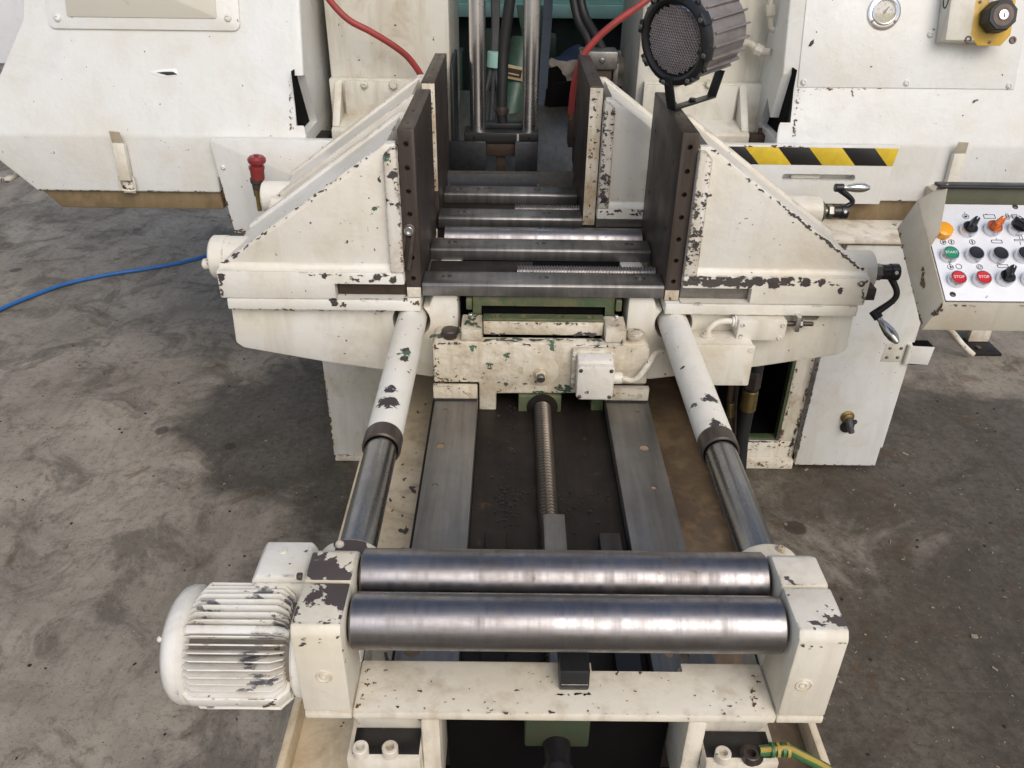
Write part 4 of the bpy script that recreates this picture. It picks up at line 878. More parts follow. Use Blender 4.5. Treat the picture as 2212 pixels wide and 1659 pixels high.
B().lathe((q.x, 2.1078, q.z), (0, -1, 0), [(0, 0), (0, .0225), (.003, .022), (.004, .015), (.004, 0)], 24).build('rubber_washer', 'rubber', t)
B().tube([Vector((p.x, 2.094, p.z-.002)), Vector((p.x+.001, 2.080, p.z-.012)), Vector((q.x+.002, 2.074, q.z))], .0095, 12).build('lock_lever', 'greyrub', t)
bolt(t, at(1845, 912, Y=2.107), (0, -1, 0), .008, .004, 'hex', 'collar')

# hydraulic lines in front of the open bay
hx = at(1628, 830, Y=2.06); hz = at(1600, 1010, Y=2.06)
t = thing('hydraulic_hose', (hz.x, 2.06, 0), 'thick black hydraulic hose with brass ferrule below the vise', 'hose', 'machine hoses')
B().tube([Vector((hx.x+.006, 2.06, .64)), Vector((hx.x, 2.06, .40)), at(1612, 900, Y=2.06), at(1602, 960, Y=2.06), at(1597, 1040, Y=2.06)], .0195, 14).build('hose', 'rubber', t)
B().cyl(at(1622, 842, Y=2.06), at(1615, 884, Y=2.06), .0235, n=20).build('ferrule', 'brass', t)
B().cyl(at(1630, 800, Y=2.06), at(1624, 836, Y=2.06), .025, n=6).build('hose_nut', 'collar', t)
t = thing('oil_pipe', (.60, 2.1, 0), 'thin rusty oil pipe standing beside the thick black hose', 'pipe')
B().tube([Vector((.60, 2.1, .64)), at(1580, 830, Y=2.1), at(1576, 890, Y=2.1), at(1580, 1010, Y=2.1)], .0095, 12).build('pipe', 'rust', t)
B().tube([Vector((.622, 2.12, .64)), at(1592, 830, Y=2.12), at(1586, 900, Y=2.12), at(1584, 1010, Y=2.12)], .008, 12).build('pipe', 'collar', t)
B().cyl(at(1578, 870, Y=2.1), at(1577, 900, Y=2.1), .0115, n=14).build('pipe_wrap', 'brass', t)

# ------------------------------------------------------------------ control panel
PN = Vector((0, -.545, .839)).normalized(); PD = Vector((0, -.839, -.545)).normalized(); PU = -PD
P0 = at(2056, 545, D=1.46); Pb = P0-PN*.014
def pn(u, v): return at(u, v, P=P0, N=PN)
t = thing('control_panel', (.85, 1.37, .9), 'beige control panel with white face full of push buttons', 'control panel')
F0, F1 = at(2035, 653, P=Pb, N=PN), at(1984, 440, P=Pb, N=PN)      # front and rear end of the left edge
xl = (F0.x+F1.x)/2; xr = 1.16
yf_, zf_ = F0.y, F0.z; yr_, zr_ = F1.y, F1.z
B().sheet([Vector((xl+.006, yf_, zf_))+PU*.004, Vector((xr, yf_, zf_))+PU*.004, Vector((xr, yr_, zr_))+PU*.0, Vector((xl+.006, yr_, zr_))+PU*.0], .003, .0008).build('face', 'panel', t)
lo = Vector((-.024, 0, -.056))
wt = .004
fl, rl = Vector((xl, yf_-.003, zf_+.002)), Vector((xl, yr_+.004, zr_+.006))
B().sheet([fl, rl, rl+lo, fl+lo], wt, .001).build('side_wall', 'panelbox', t)
B().sheet([Vector((xl, yf_-.003, zf_+.001)), Vector((xr, yf_-.003, zf_+.001)), Vector((xr, yf_-.003, zf_-.055)), fl+lo+Vector((0, 0, .0005))], wt, .001).build('apron', 'panelbox', t)
B().solid([Vector((xl-.018, yf_+.006, zf_-.05)), Vector((xr, yf_+.006, zf_-.05)), Vector((xr, yr_, zr_-.05)), Vector((xl-.018, yr_, zr_-.05)), Vector((xl+.008, yf_+.006, zf_-.006)), Vector((xr, yf_+.006, zf_-.006)), Vector((xr, yr_, zr_-.008)), Vector((xl+.008, yr_, zr_-.008))],
          [(0, 1, 2, 3), (4, 5, 6, 7), (0, 1, 5, 4), (1, 2, 6, 5), (2, 3, 7, 6), (3, 0, 4, 7)]).build('box', 'panelbox', t)
along = (fl-rl)
B().sheet([rl, rl+Vector((.046, -.004, .034)), rl+along*.40+Vector((.018, 0, .015)), rl+along*.48], .003, .0008).build('shield', 'panelbox', t)
B().box(xl+.03, xr, yr_+.001, yr_+.006, zr_-.02, zr_+.030, .001).build('rear_wall', 'olive', t)
B().box(xl+.03, xr, yr_-.008, yr_+.02, zr_+.0305, zr_+.037, .002).build('hood', 'black', t)
for u, v in ((2193, 447), (2058, 636)):
    bolt(t, at(u, v, P=Pb, N=PN), PN, .0055, .002, 'button', 'collar', 'screw')
def button(u, v, kind, mat, lettering=None, ang=0.):
    c_ = pn(u, v); q = link(bpy.data.objects.new({'push': 'push_button', 'sel': 'selector_switch', 'lamp': 'indicator_lamp'}[kind], B().lathe(c_-PN*.0138, PN, [(0, .009), (0, .0150), (.006, .0152), (.0115, .0146), (.0135, .0138), (.0135, .0128), (.012, .0122), (.009, .0118)], 36).mesh('bezel', 'bezel')), t)
    if kind == 'lamp':
        B().lathe(c_-PN*.013, PN, [(0, 0), (0, .0160), (.008, .0160), (.0125, .0150), (.0145, .011), (.0150, 0)], 36).build('lens', mat, q)
    elif kind == 'push':
        B().lathe(c_-PN*.013, PN, [(0, 0), (0, .0121), (.0120, .0121), (.0132, .0112), (.0126, .006), (.0124, 0)], 32).build('cap', mat, q)
        if lettering: text(q, 'lettering', lettering, .0078, c_+PN*.0002, UX, PU, PN, 'white', .0002)
    else:
        B().lathe(c_-PN*.013, PN, [(0, 0), (0, .0121), (.0110, .0121), (.0118, .0112), (.0118, 0)], 32).build('cap', 'btn_black' if mat == 'btn_black' else mat, q)
        a_ = R(ang); dx = UX*math.cos(a_)+PU*math.sin(a_); dy = UX*-math.sin(a_)+PU*math.cos(a_)
        k = B().solid([c_-PN*.002+dx*a+dy*b for a, b in ((-.0115, -.006), (.0125, -.0078), (.0165, 0), (.0125, .0078), (-.0115, .006))]+[c_+PN*.016+dx*a+dy*b for a, b in ((-.0095, -.0024), (.0125, -.0046), (.0162, 0), (.0125, .0046), (-.0095, .0024))],
                      [(0, 1, 2, 3, 4), (9, 8, 7, 6, 5)]+[(i, (i+1) % 5, 5+(i+1) % 5, 5+i) for i in range(5)], .0007).build('grip', mat, q)
        B().obox(c_+PN*.0163+dx*.0115, dx*.0040, dy*.0007, PN*.0004, 0).build('pointer', 'white', q)
    return q
button(2042, 493, 'lamp', 'btn_amber')
button(2097, 490, 'sel', 'btn_black', ang=52); button(2150, 488, 'sel', 'btn_orange', ang=40); button(2203, 488, 'sel', 'btn_black', ang=140)
button(2056, 545, 'push', 'btn_green', 'START'); button(2110, 545, 'push', 'btn_black'); button(2163, 546, 'push', 'btn_black'); button(2217, 546, 'push', 'btn_black')
button(2072, 598, 'push', 'btn_red', 'STOP'); button(2126, 598, 'push', 'btn_red', 'STOP'); button(2178, 596, 'sel', 'btn_black', ang=65); button(2232, 598, 'push', 'btn_black')
def pb(u, v): return at(u, v, P=Pb, N=PN)+PN*.0006
def ring(u, v, r, name='pictogram'):
    c_ = pb(u, v); b = B(); b.lathe(c_-PN*.0004, PN, [(0, r-.0004), (.0005, r-.0004), (.0005, r+.0004), (0, r+.0004), (0, r-.0004)], 24); return b
def bar_(b, u, v, hx, hy): b.obox(pb(u, v)-PN*.0001, UX*hx, PU*hy, PN*.0003, 0); return b
def rect(b, u, v, hx, hy, w_=.0004):
    for sx in (-1, 1): b.obox(pb(u, v)+UX*(sx*hx)-PN*.0001, UX*w_, PU*hy, PN*.0003, 0)
    for sy in (-1, 1): b.obox(pb(u, v)+PU*(sy*hy)-PN*.0001, UX*hx, PU*w_, PN*.0003, 0)
    return b
b = ring(2037, 523, .0052); bar_(b, 2037, 523, .0008, .0032); bar_(b, 2039, 523, .0022, .0009); bar_(b, 2035.5, 516, .0003, .002); b.build('pictogram', 'ink', t)
b = ring(2055, 523, .0052); bar_(b, 2055, 523, .0009, .0034); b.build('pictogram', 'ink', t)
b = ring(2100, 523, .0052); bar_(b, 2100, 523, .0009, .0034); b.build('pictogram', 'ink', t)
b = B(); rect(b, 2153, 522, .0095, .0032); bar_(b, 2152, 517, .0003, .0022); b.build('pictogram', 'ink', t)
b = B(); rect(b, 2205, 519, .012, .0016); bar_(b, 2202, 513, .0003, .004); bar_(b, 2208, 513, .0003, .004); bar_(b, 2204, 526, .0004, .003); b.build('pictogram', 'ink', t)
b = ring(2053, 577, .0052); bar_(b, 2053, 577, .0008, .0032); bar_(b, 2055, 577, .0022, .0009); bar_(b, 2051, 570, .0003, .002); b.build('pictogram', 'ink', t)
ring(2071, 576, .0052).build('pictogram', 'ink', t)
b = ring(2116, 577, .0052); b.lathe(pb(2116, 577)-PN*.0004, PN, [(0, .0024), (.0005, .0024), (.0005, .0031), (0, .0031), (0, .0024)], 20); b.build('pictogram', 'ink', t)
b = B(); rect(b, 2166, 575, .0095, .0030); b.build('pictogram', 'ink', t)
b = ring(2086, 468, .0055); bar_(b, 2086, 468, .0025, .0022); bar_(b, 2084, 461, .0003, .002); b.build('pictogram', 'ink', t)
b = B(); rect(b, 2137, 468, .0105, .0042); bar_(b, 2130, 463, .0014, .0006); b.build('pictogram', 'ink', t)
b = B(); rect(b, 2186, 468, .013, .0014); rect(b, 2176, 468, .0022, .006); rect(b, 2192, 468, .005, .0045); b.build('pictogram', 'ink', t)
b = B(); rect(b, 2031, 470, .0012, .0045); b.build('pictogram', 'ink', t)
b = B(); bar_(b, 2132, 640, .0016, .0004); bar_(b, 2130, 643, .0016, .0004); b.build('scratch_mark', 'rust', t)
B().box(1.10, 1.15, 1.40, 2.30, .86, .90, .004).build('swing_arm', 'panelbox', t)
B().cyl((1.125, 2.28, .78), (1.125, 2.28, .905), .032, n=20).build('arm_pivot', 'panelbox', t)

# a foot of the coolant stand seen below the panel
t = thing('leg_stand', (1.88, 2.95, 0), 'dark steel foot with cream post standing on the floor below the panel', 'stand')
B().box(1.812, 1.932, 2.885, 3.02, .0, .012, .002).build('base_plate', 'grime', t)
B().box(1.84, 1.925, 2.985, 3.035, .0125, .75, .003).build('post', 'cabframe', t)
B().tube([at(2102, 766, Z=.02), at(2080, 745, Z=.06), at(2058, 718, Z=.12), at(2030, 690, Z=.22)], .011, 10).build('brace', 'rib', t)
B().cyl((1.855, 2.93, .0118), (1.855, 2.93, .02), .012, n=16).build('foot_bolt', 'collar', t)

# ------------------------------------------------------------------ flood lamp
LN = (RT*-.763+UP*-.417-FW*.488).normalized(); LC = at(1452, 88, Y=1.715)
t = thing('flood_lamp', at(1465, 228, Y=1.74), 'round black-rimmed flood lamp with ribbed aluminium body', 'lamp')
lx, ly, lz = basis(LN); RO = .087
B().lathe(LC-LN*.010, LN, [(-.012, .070), (-.012, RO*.97), (-.008, RO*.99), (.006, RO*.99), (.010, RO*.93), (.011, RO*.86), (.008, RO*.80), (.000, RO*.775), (-.012, RO*.76), (-.012, .070)], 60).build('rim', 'black', t)
for k in range(8):
    a_ = R(12+45*k); d_ = lx*math.cos(a_)+ly*math.sin(a_); e_ = lz.cross(d_)
    B().obox(LC-LN*.009+d_*(RO*.975), d_*.0045, e_*.013, LN*.0115, .0025).build('rim_lug', 'black', t)
    bolt(t, LC+LN*.0035+d_*(RO*.955), LN, .0052, .0015, 'button', 'sheet', 'screw')
    a_ += R(22); d_ = lx*math.cos(a_)+ly*math.sin(a_); e_ = lz.cross(d_)
    if k % 2 == 0: B().cyl(LC-LN*.018+d_*(RO*.99), LC-LN*.008+d_*(RO*.99), .0052, n=12).build('rim_catch', 'black', t)
B().lathe(LC-LN*.022, LN, [(0, 0), (0, .066), (.002, .0665), (.006, .060), (.010, .045), (.0125, .025), (.013, 0)], 48).build('reflector', 'bezel', t)
# moulded honeycomb of the lens: raised walls of hexagonal cells
hb = B(); bm = bmesh.new(); hs = .0034; RL = .0655
for i in range(-16, 17):
    for j in range(-20, 21):
        cx2 = hs*math.sqrt(3)*(i+.5*(j % 2)); cy2 = hs*1.5*j
        if math.hypot(cx2, cy2) > RL-.003: continue
        base = LC-LN*.0065; dome = .007*(1-(math.hypot(cx2, cy2)/RL)**2)
        o_ = []; n_ = []
        for k in range(6):
            a_ = math.pi/6+k*math.pi/3
            o_.append(bm.verts.new(base+lx*(cx2+hs*.99*math.cos(a_))+ly*(cy2+hs*.99*math.sin(a_))+LN*(dome)))
            n_.append(bm.verts.new(base+lx*(cx2+hs*.70*math.cos(a_))+ly*(cy2+hs*.70*math.sin(a_))+LN*(dome-.0012)))
        m_ = [bm.verts.new(base+lx*(cx2+hs*.45*math.cos(math.pi/6+k*math.pi/3))+ly*(cy2+hs*.45*math.sin(math.pi/6+k*math.pi/3))+LN*(dome-.0026)) for k in range(6)]
        for k in range(6):
            bm.faces.new((o_[k], o_[(k+1) % 6], n_[(k+1) % 6], n_[k])); bm.faces.new((n_[k], n_[(k+1) % 6], m_[(k+1) % 6], m_[k]))
        bm.faces.new(m_)
hb._take(bm); o = hb.build('lens_cells', 'lens_cell' if 'lens_cell' in M else 'sheet', t); o['kind'] = 'stuff'
B().lathe(LC-LN*.010, LN, [(-.003, .0655), (-.003, .068), (.001, .068), (.001, .0655), (-.003, .0655)], 48).build('lens_seal', 'rubber', t)
LB = .135; bprof = [(-.022, .02), (-.022, .078), (-.03, .0785), (-LB, .074), (-LB-.004, .070), (-LB-.004, 0)]
B().lathe(LC, LN, [(a_, b_) for a_, b_ in bprof], 48).build('body', 'cast', t)
for k in range(20):
    a_ = R(6+18*k); d_ = lx*math.cos(a_)+ly*math.sin(a_); e_ = lz.cross(d_)
    B().obox(LC-LN*(.024+LB)/2-LN*.006+d_*.0785, d_*.0046, e_*.0020, LN*(LB-.030)/2, .001).build('cooling_rib', 'cast', t)
b1, b2, b3, b4 = at(1443, 168, Y=1.725), at(1452, 226, Y=1.735), at(1538, 200, Y=1.83), at(1556, 152, Y=1.83)
b2.z = 1.2155; b3.z = 1.2155+.006
def strap(p, q, wv, nv, w_=.011, h_=.0022): 
    d_ = (q-p); return B().obox((p+q)/2, d_*.5+d_.normalized()*.001, wv*w_, nv*h_, .0008)
wv = Vector((.55, -.62, .1)).normalized(); dd = (b3-b2).normalized(); wv = dd.cross(Vector((0, 0, 1))).normalized()
for a_, b_ in ((b1, b2), (b2, b3), (b3, b4)):
    d_ = (b_-a_).normalized(); nv_ = d_.cross(wv).normalized(); strap(a_, b_, wv, nv_).build('bracket', 'black', t)
bolt(t, (b2+b3)/2+Vector((0, 0, .003)), (0, 0, 1), .007, .006, 'hex', 'black')

t = thing('unseen_shade_beam', (.02, 2.7, 1.75), 'unseen off-white beam added between the columns to shade the gap', 'shade beam')
B().box(-.248, .289, 2.52, 2.95, 1.62, 2.2, .006).build('shade_beam', 'column', t)  # added out of view to keep sky light off the cutting gap

# ------------------------------------------------------------------ hold-down posts and the cutting gap
t = thing('hold_down', (-.1, 2.45, .86), 'pair of chrome posts on a black crosshead above the cutting gap', 'hold-down')
for x0 in (-.171, -.019): B().cyl((x0, 2.46, .985), (x0, 2.46, 2.2), .0235, n=36).build('post', 'chrome', t)
ch = keep(B().box(-.211, .008, 2.42, 2.50, .957, .9885, .003).build('crosshead', 'black', t)); c = B()
for x in (-.182, -.02): c.cyl((x, 2.41, .972), (x, 2.43, .972), .004, n=14, bev=0)
cut(ch, c)
B().box(-.163, -.036, 2.465, 2.505, .989, 1.004, .002).build('hose_bracket', 'black', t)
B().box(-.146, -.061, 2.425, 2.49, .918, .9565, .003).build('pressure_block', 'rust', t)
B().box(-.118, -.089, 2.44, 2.48, .862, .9175, .002).build('plunger', 'rust', t)
B().sheet([Vector((x, 2.4195, z)) for x, z in ((-.056, .963), (-.050, .963), (-.050, .986), (-.056, .986))], .0008, .0001).build('paint_mark', 'rag', t)
t = thing('backing_plate', (-.1, 2.36, .85), 'dark steel plate with a square window behind the bars', 'plate')
pl_ = keep(B().box(-.255, .006, 2.395, 2.41, .845, .968, .002).build('plate', 'dplate', t)); cut(pl_, B().box(-.147, -.060, 2.3, 2.5, .872, .99, 0))
B().box(-.255, .006, 2.325, 2.394, .838, .848, .001).build('plate_foot', 'dplate', t)
o = B().box(-.252, .008, 2.262, 2.267, .872, .913, .001).build('clear_strip', 'clear', t)
B().box(-.252, .010, 2.225, 2.262, .862, .8705, .001).build('strip_foot', 'dplate', t)
t = thing('toothed_band', (.08, 2.30, .86), 'toothed saw blade strip crossing behind the last bar', 'saw blade')
pts = []; x = -.30
while x < .30: pts += [(x, .866), (x+.0075, .8745)]; x += .008
B().prism(pts+[(.30, .905), (-.30, .905)], 'y', 2.318, 2.3196, 0).build('blade', 'sheet', t)
t = thing('chip_chute', (.1, 2.6, .8), 'dull steel chute sloping down behind the chrome posts', 'chute')
B().solid([(-.26, 2.40, .83), (.28, 2.40, .83), (.28, 2.95, 1.0), (-.26, 2.95, 1.0), (-.26, 2.40, .80), (.28, 2.40, .80), (.28, 2.95, .80), (-.26, 2.95, .80)], [(0, 1, 2, 3), (4, 5, 6, 7), (0, 1, 5, 4), (1, 2, 6, 5), (2, 3, 7, 6), (3, 0, 4, 7)], .003).build('chute', 'sheet', t)
B().box(.011, .30, 2.33, 2.345, .845, .90, .002).build('chute_lip', 'sheet', t)
t = thing('blade_guide', (-.24, 2.6, .9), 'thin dark guide plate beside the left chrome post', 'blade guide', 'blade guides')
g1, g2 = at(965, 147, Y=2.42), at(988, 106, Y=2.62)
B().solid([Vector((-.247, 2.42, .86)), Vector((-.247, 2.62, .86)), Vector((-.247, 2.62, g2.z)), Vector((-.247, 2.42, g1.z)), Vector((-.239, 2.42, .86)), Vector((-.239, 2.62, .86)), Vector((-.239, 2.62, g2.z)), Vector((-.239, 2.42, g1.z))], [(0, 1, 2, 3), (4, 5, 6, 7), (0, 1, 5, 4), (1, 2, 6, 5), (2, 3, 7, 6), (3, 0, 4, 7)], .001).build('plate', 'dplate', t)
t = thing('blade_guide', (.12, 2.42, .9), 'rusty guide block clamped beside the rear jaw under the red hose', 'blade guide', 'blade guides')
q0, q1 = at(1229, 262, Y=2.40), at(1247, 318, Y=2.40)
B().box(q0.x, q1.x+.006, 2.395, 2.45, q1.z, q0.z, .003).build('block', 'rust', t)
B().box(q0.x+.016, q1.x+.004, 2.40, 2.44, q1.z-.05, q1.z, .003).build('roller_arm', 'black', t)
B().box(q0.x+.015, q1.x+.008, 2.392, 2.3945, (q0.z+q1.z)/2-.012, (q0.z+q1.z)/2+.012, .001).build('clamp', 'collar', t)

# ------------------------------------------------------------------ hoses
def hose(name, label, pts, r, mat, cat='hose', group='coolant and power hoses', n=12):
    o = B().tube(pts, r, n).build(name, mat); return tag(o, label, cat, group)
hose('coolant_hose', 'red rubber hose hanging across the left column', [at(690, -40, Y=2.40), at(712, 0, Y=2.40), at(752, 42, Y=2.40), at(800, 68, Y=2.41), at(852, 100, Y=2.43), at(885, 128, Y=2.45), at(912, 168, Y=2.46), at(930, 215, Y=2.46)], .0092, 'red')
hose('coolant_hose', 'red rubber hose dropping to the rusty guide block', [at(1430, -30, Y=2.45), at(1392, 4, Y=2.43), at(1330, 48, Y=2.42), at(1285, 88, Y=2.42), at(1255, 130, Y=2.42), at(1240, 185, Y=2.42), at(1233, 246, Y=2.42)], .0095, 'red')
tag(B().cyl(at(1233, 240, Y=2.42), at(1232, 266, Y=2.42), .007, n=12).build('hose_nozzle', 'brass'), 'short brass nozzle at the lower end of the right red hose', 'nozzle')
hose('hydraulic_hose', 'black rubber hose running down between the two chrome posts', [at(1108, -40, Y=2.50), at(1099, 20, Y=2.50), at(1088, 110, Y=2.50), at(1085, 190, Y=2.49), at(1084, 245, Y=2.485), Vector((-.0985, 2.485, 1.0))], .0155, 'rubber', group='machine hoses')
tag(B().lathe(at(1084, 246, Y=2.485), (0, 0, 1), [(0, 0), (0, .019), (.006, .019), (.007, .021), (.016, .021), (.017, .018), (.022, .0175), (.022, 0)], 22).build('hose_clamp', 'collar'), 'steel clamp round the black hose foot between the posts', 'hose clamp')
hose('power_cable', 'right of the two black cables curving down behind the red hose', [at(1248, -40, Y=2.75), at(1262, 30, Y=2.72), at(1290, 82, Y=2.66), at(1306, 118, Y=2.62)], .0135, 'rubber', 'cable')
hose('power_cable', 'left of the two black cables curving down behind the red hose', [at(1232, -40, Y=2.76), at(1248, 40, Y=2.72), at(1268, 80, Y=2.68), at(1282, 120, Y=2.64)], .0135, 'rubber', 'cable')
t = thing('connector', at(1285, 165, Y=2.6), 'grey metal connector box where the two black cables end', 'connector')
p = at(1290, 112, Y=2.6)
B().box(p.x-.055, p.x+.06, 2.56, 2.64, p.z-.045, p.z+.008, .006).build('housing', 'sheet', t)
B().box(p.x-.03, p.x+.045, 2.57, 2.63, p.z-.20, p.z-.046, .004).build('stem', 'rust', t)
bolt(t, Vector((p.x+.012, 2.5595, p.z-.018)), (0, -1, 0), .009, .004, 'button', 'sheet', 'screw')
B().box(p.x+.05, p.x+.066, 2.58, 2.62, p.z-.11, p.z-.03, .002).build('bracket', 'sheet', t)

# grey cable bundle with mint sleeve
t = thing('cable_bundle', at(1062, 250, Y=2.75), 'grey cables gathered in a mint ferrule behind the posts', 'cables')
for k, (du, dv) in enumerate(((-14, 0), (-4, 6), (5, 2))):
    B().tube([at(1064+k*6, -30, Y=2.8), at(1066+k*4, 60, Y=2.78), at(1062+k*4, 150, Y=2.75), at(1058+k*8+du*.6, 205, Y=2.74), at(1044+k*14, 275, Y=2.72), at(1040+k*14, 300, Y=2.70)], .0075, 10).build('cable', 'greyrub', t)
B().tube([at(1060, 150, Y=2.74), at(1046, 205, Y=2.72), at(1024, 260, Y=2.70)], .0065, 10).build('cable', 'greyrub', t)
B().cyl(at(1068, 112, Y=2.745), at(1066, 145, Y=2.745), .022, n=24).build('ferrule', 'mint', t)
# webbing strap
b = B(); sp = [(1186, -40), (1183, 40), (1177, 120), (1173, 190), (1170, 262)]; pts = [at(u, v, Y=2.86) for u, v in sp]
for i in range(len(pts)-1):
    a_, b_ = pts[i], pts[i+1]; d_ = b_-a_; b.obox((a_+b_)/2, d_*.505, UX*.0145, Vector((0, .0015, 0)), .0)
tag(b.build('strap', 'strap'), 'worn blue webbing strap hanging beside the right chrome post', 'strap')

# ------------------------------------------------------------------ machine parts behind the gap
t = thing('rear_machine', (.05, 3.6, 0), 'mint green cross member with dark green bay behind the posts', 'machine frame')
B().box(-.9, 1.0, 3.5, 3.75, 1.165, 1.215, .004).build('cross_member_lip', 'mint', t)
B().box(-.9, 1.0, 3.515, 3.75, 1.2155, 1.62, .004).build('cross_member', 'mint', t)
B().box(-.9, 1.0, 3.70, 3.76, .0, 1.1645, .003).build('back_panel', 'dkgreen', t)
B().box(-.62, .66, 2.96, 3.70, .62, .74, .003).build('bay_floor', 'dark', t)
for x in (-.9, .98): B().box(x, x+.03, 2.99, 3.70, .0, 1.6, .002).build('bay_wall', 'dkgreen', t)
B().box(-.34, -.25, 3.05, 3.2, .90, 1.10, .004).build('bracket', 'mid' if 'mid' in M else 'dkgreen', t)
B().box(-.165, -.12, 3.0, 3.02, .98, 1.19, .003).build('bracket', 'mid' if 'mid' in M else 'dkgreen', t)
B().box(-.04, .09, 3.2, 3.3, 1.03, 1.14, .004).build('bracket', 'mid' if 'mid' in M else 'dkgreen', t)
t = thing('green_cylinder', at(1100, 250, Y=2.9), 'slanted mint green cylinder with a small cream data plate', 'cylinder')
M['mid'] = plain('mid_green_paint', (.045, .105, .075), .4, dirt=.5)
c0, c1 = at(1092, 290, Y=2.82), at(1135, 90, Y=2.95)
B().cyl(c0, c1, .042, .052, n=32).build('barrel', 'mid', t)
p = at(1110, 157, Y=2.84); ux = (UX+Vector((0, 0, -.18))).normalized(); uz = Vector((.18, 0, 1)).normalized(); fn = Vector((0, -1, 0))
B().obox(p, ux*.034, uz*.022, fn*.0025, .001).build('data_plate', 'label', t)
B().obox(p+fn*.003, ux*.026, uz*.013, fn*.0008, 0).build('plate_print', 'rust', t)
B().obox(p+fn*.004-uz*.004, ux*.018, uz*.0022, fn*.0004, 0).build('plate_line', 'label', t)
B().prism([(p.x+.005, p.z+.19), (p.x+.10, p.z+.19), (p.x+.10, p.z+.02), (p.x+.045, p.z+.02)], 'y', 2.96, 2.99, .003).build('flange', 'mid', t)
t = thing('rag', (.2, 3.0, .8), 'crumpled blue and pale rags stuffed behind the connector', 'rags')
def rag(c_, r_, mat, seed):
    bm = bmesh.new(); bmesh.ops.create_icosphere(bm, subdivisions=3, radius=1.); rn = random.Random(seed); ks = [(Vector((rn.uniform(-1, 1), rn.uniform(-1, 1), rn.uniform(-1, 1))).normalized(), rn.uniform(2, 6), rn.uniform(0, 6)) for _ in range(7)]
    for v in bm.verts:
        n_ = v.co.copy(); f = 1+sum(.09*math.sin(k.dot(n_)*w_*1.6+ph) for k, w_, ph in ks); v.co = Vector(c_)+Vector((n_.x*r_[0], n_.y*r_[1], n_.z*r_[2]))*f
    return B()._take(bm).build('cloth', mat, t)
rag(at(1218, 165, Y=2.95), (.05, .04, .06), 'rag', 1); rag(at(1245, 140, Y=2.98), (.075, .05, .05), 'bluerag', 2); rag(at(1205, 190, Y=3.0), (.08, .06, .09), 'bluerag', 3)
rag(at(1325, 150, Y=2.85), (.045, .05, .06), 'rag', 4); rag(at(1335, 195, Y=2.88), (.06, .05, .06), 'bluerag', 5); rag(at(1195, 240, Y=2.9), (.09, .06, .12), 'dark', 6)

# ------------------------------------------------------------------ cables on the floor, earth lead, background cabinet
P_ = [at(u, v, Z=.012) for u, v in ((-60, 705), (0, 669), (60, 643), (140, 614), (230, 594), (320, 580), (400, 565), (460, 547), (520, 520))]
hose('air_hose', 'thin blue hose lying on the concrete towards the machine', P_, .0085, 'blue', group='floor cables')
t = thing('earth_lead', (.27, .62, .7), 'yellow and green striped earth lead at the roller stand foot', 'earth lead')
pts = [at(1640, 1622, Z=.712), at(1668, 1620, Z=.714), at(1700, 1618, Z=.716), at(1730, 1632, Z=.708), at(1775, 1655, Z=.69), at(1830, 1690, Z=.66)]
B().tube(pts, .0066, 12).build('wire', 'earthg', t)
off = Vector((0, -.0022, .0050))
B().tube([p+off for p in pts], .0034, 8).build('yellow_stripe', 'dully', t)
for u in (1668, 1680, 1692, 1702):
    p = at(u, 1620, Z=.715); B().lathe(p-UX*.0022, UX, [(0, .006), (0, .0088), (.0036, .0088), (.0036, .006), (0, .006)], 18).build('tape_band', 'dully' if u in (1680, 1702) else 'earthg', t)
p = at(1624, 1630, Z=.706)
B().lathe((p.x, p.y, .704), (0, 0, 1), [(0, .006), (0, .014), (.002, .014), (.002, .006), (0, .006)], 24).build('ring_terminal', 'collar', t)
p = at(1700, 1665, Z=.55); 
# ------------------------------------------------------------------ flaked paint: bare patches where knocks took the coat off
CR = random.Random(21)
def flake(b, c_, nv, ux, r, el=1.):
    nv = Vector(nv).normalized(); ux = Vector(ux); ux = (ux-nv*ux.dot(nv)).normalized(); uy = nv.cross(ux); n = CR.randint(9, 15); k = len(b.v); c_ = Vector(c_)+nv*CR.uniform(.0003, .0011)
    ph = [CR.uniform(0, 6.28) for _ in range(3)]
    for i in range(n):
        a = 2*math.pi*i/n; rr = r*(.72+.28*math.sin(2*a+ph[0])+.22*math.sin(3*a+ph[1])+CR.uniform(-.25, .25)); b.v.append(c_+ux*(rr*el*math.cos(a))+uy*(rr*math.sin(a)))
    b.f.append(tuple(range(k, k+n)))
def flakes(t, segs, nv, mat='chip', seedless=None):
    """segs: (p, q, count, rmin, rmax, spread, elongation) strewn along a line lying on a face with normal nv"""
    b = B(); nv = Vector(nv).normalized()
    for p, q, cnt, r0, r1, spr, el in segs:
        p, q = Vector(p), Vector(q); d = (q-p).normalized() if (q-p).length > 1e-6 else Vector((1, 0, 0)); w_ = nv.cross(d)
        for _ in range(cnt):
            f = CR.random(); r = r0*(r1/r0)**(CR.random()**1.7); flake(b, p.lerp(q, f)+w_*CR.uniform(-spr, spr), nv, d, r, el*CR.uniform(.7, 1.5))
    o = b.build('bare_patches', mat, t); o['kind'] = 'stuff'; return o
J = [o for o in bpy.data.objects if o.name.startswith('vise_jaw')]
J.sort(key=lambda o: (o.location.y, o.location.x)); JL, JR, JRL, JRR = J
F = (0, -1, 0)
def ed(s, xi, yf, a, b_):      # points along the slanted front edge
    f = lambda t_: Vector((xi+s*(.024+t_*(.38-.024)), yf+.0178, 1.186-t_*.252-.0035)); return f(a), f(b_)
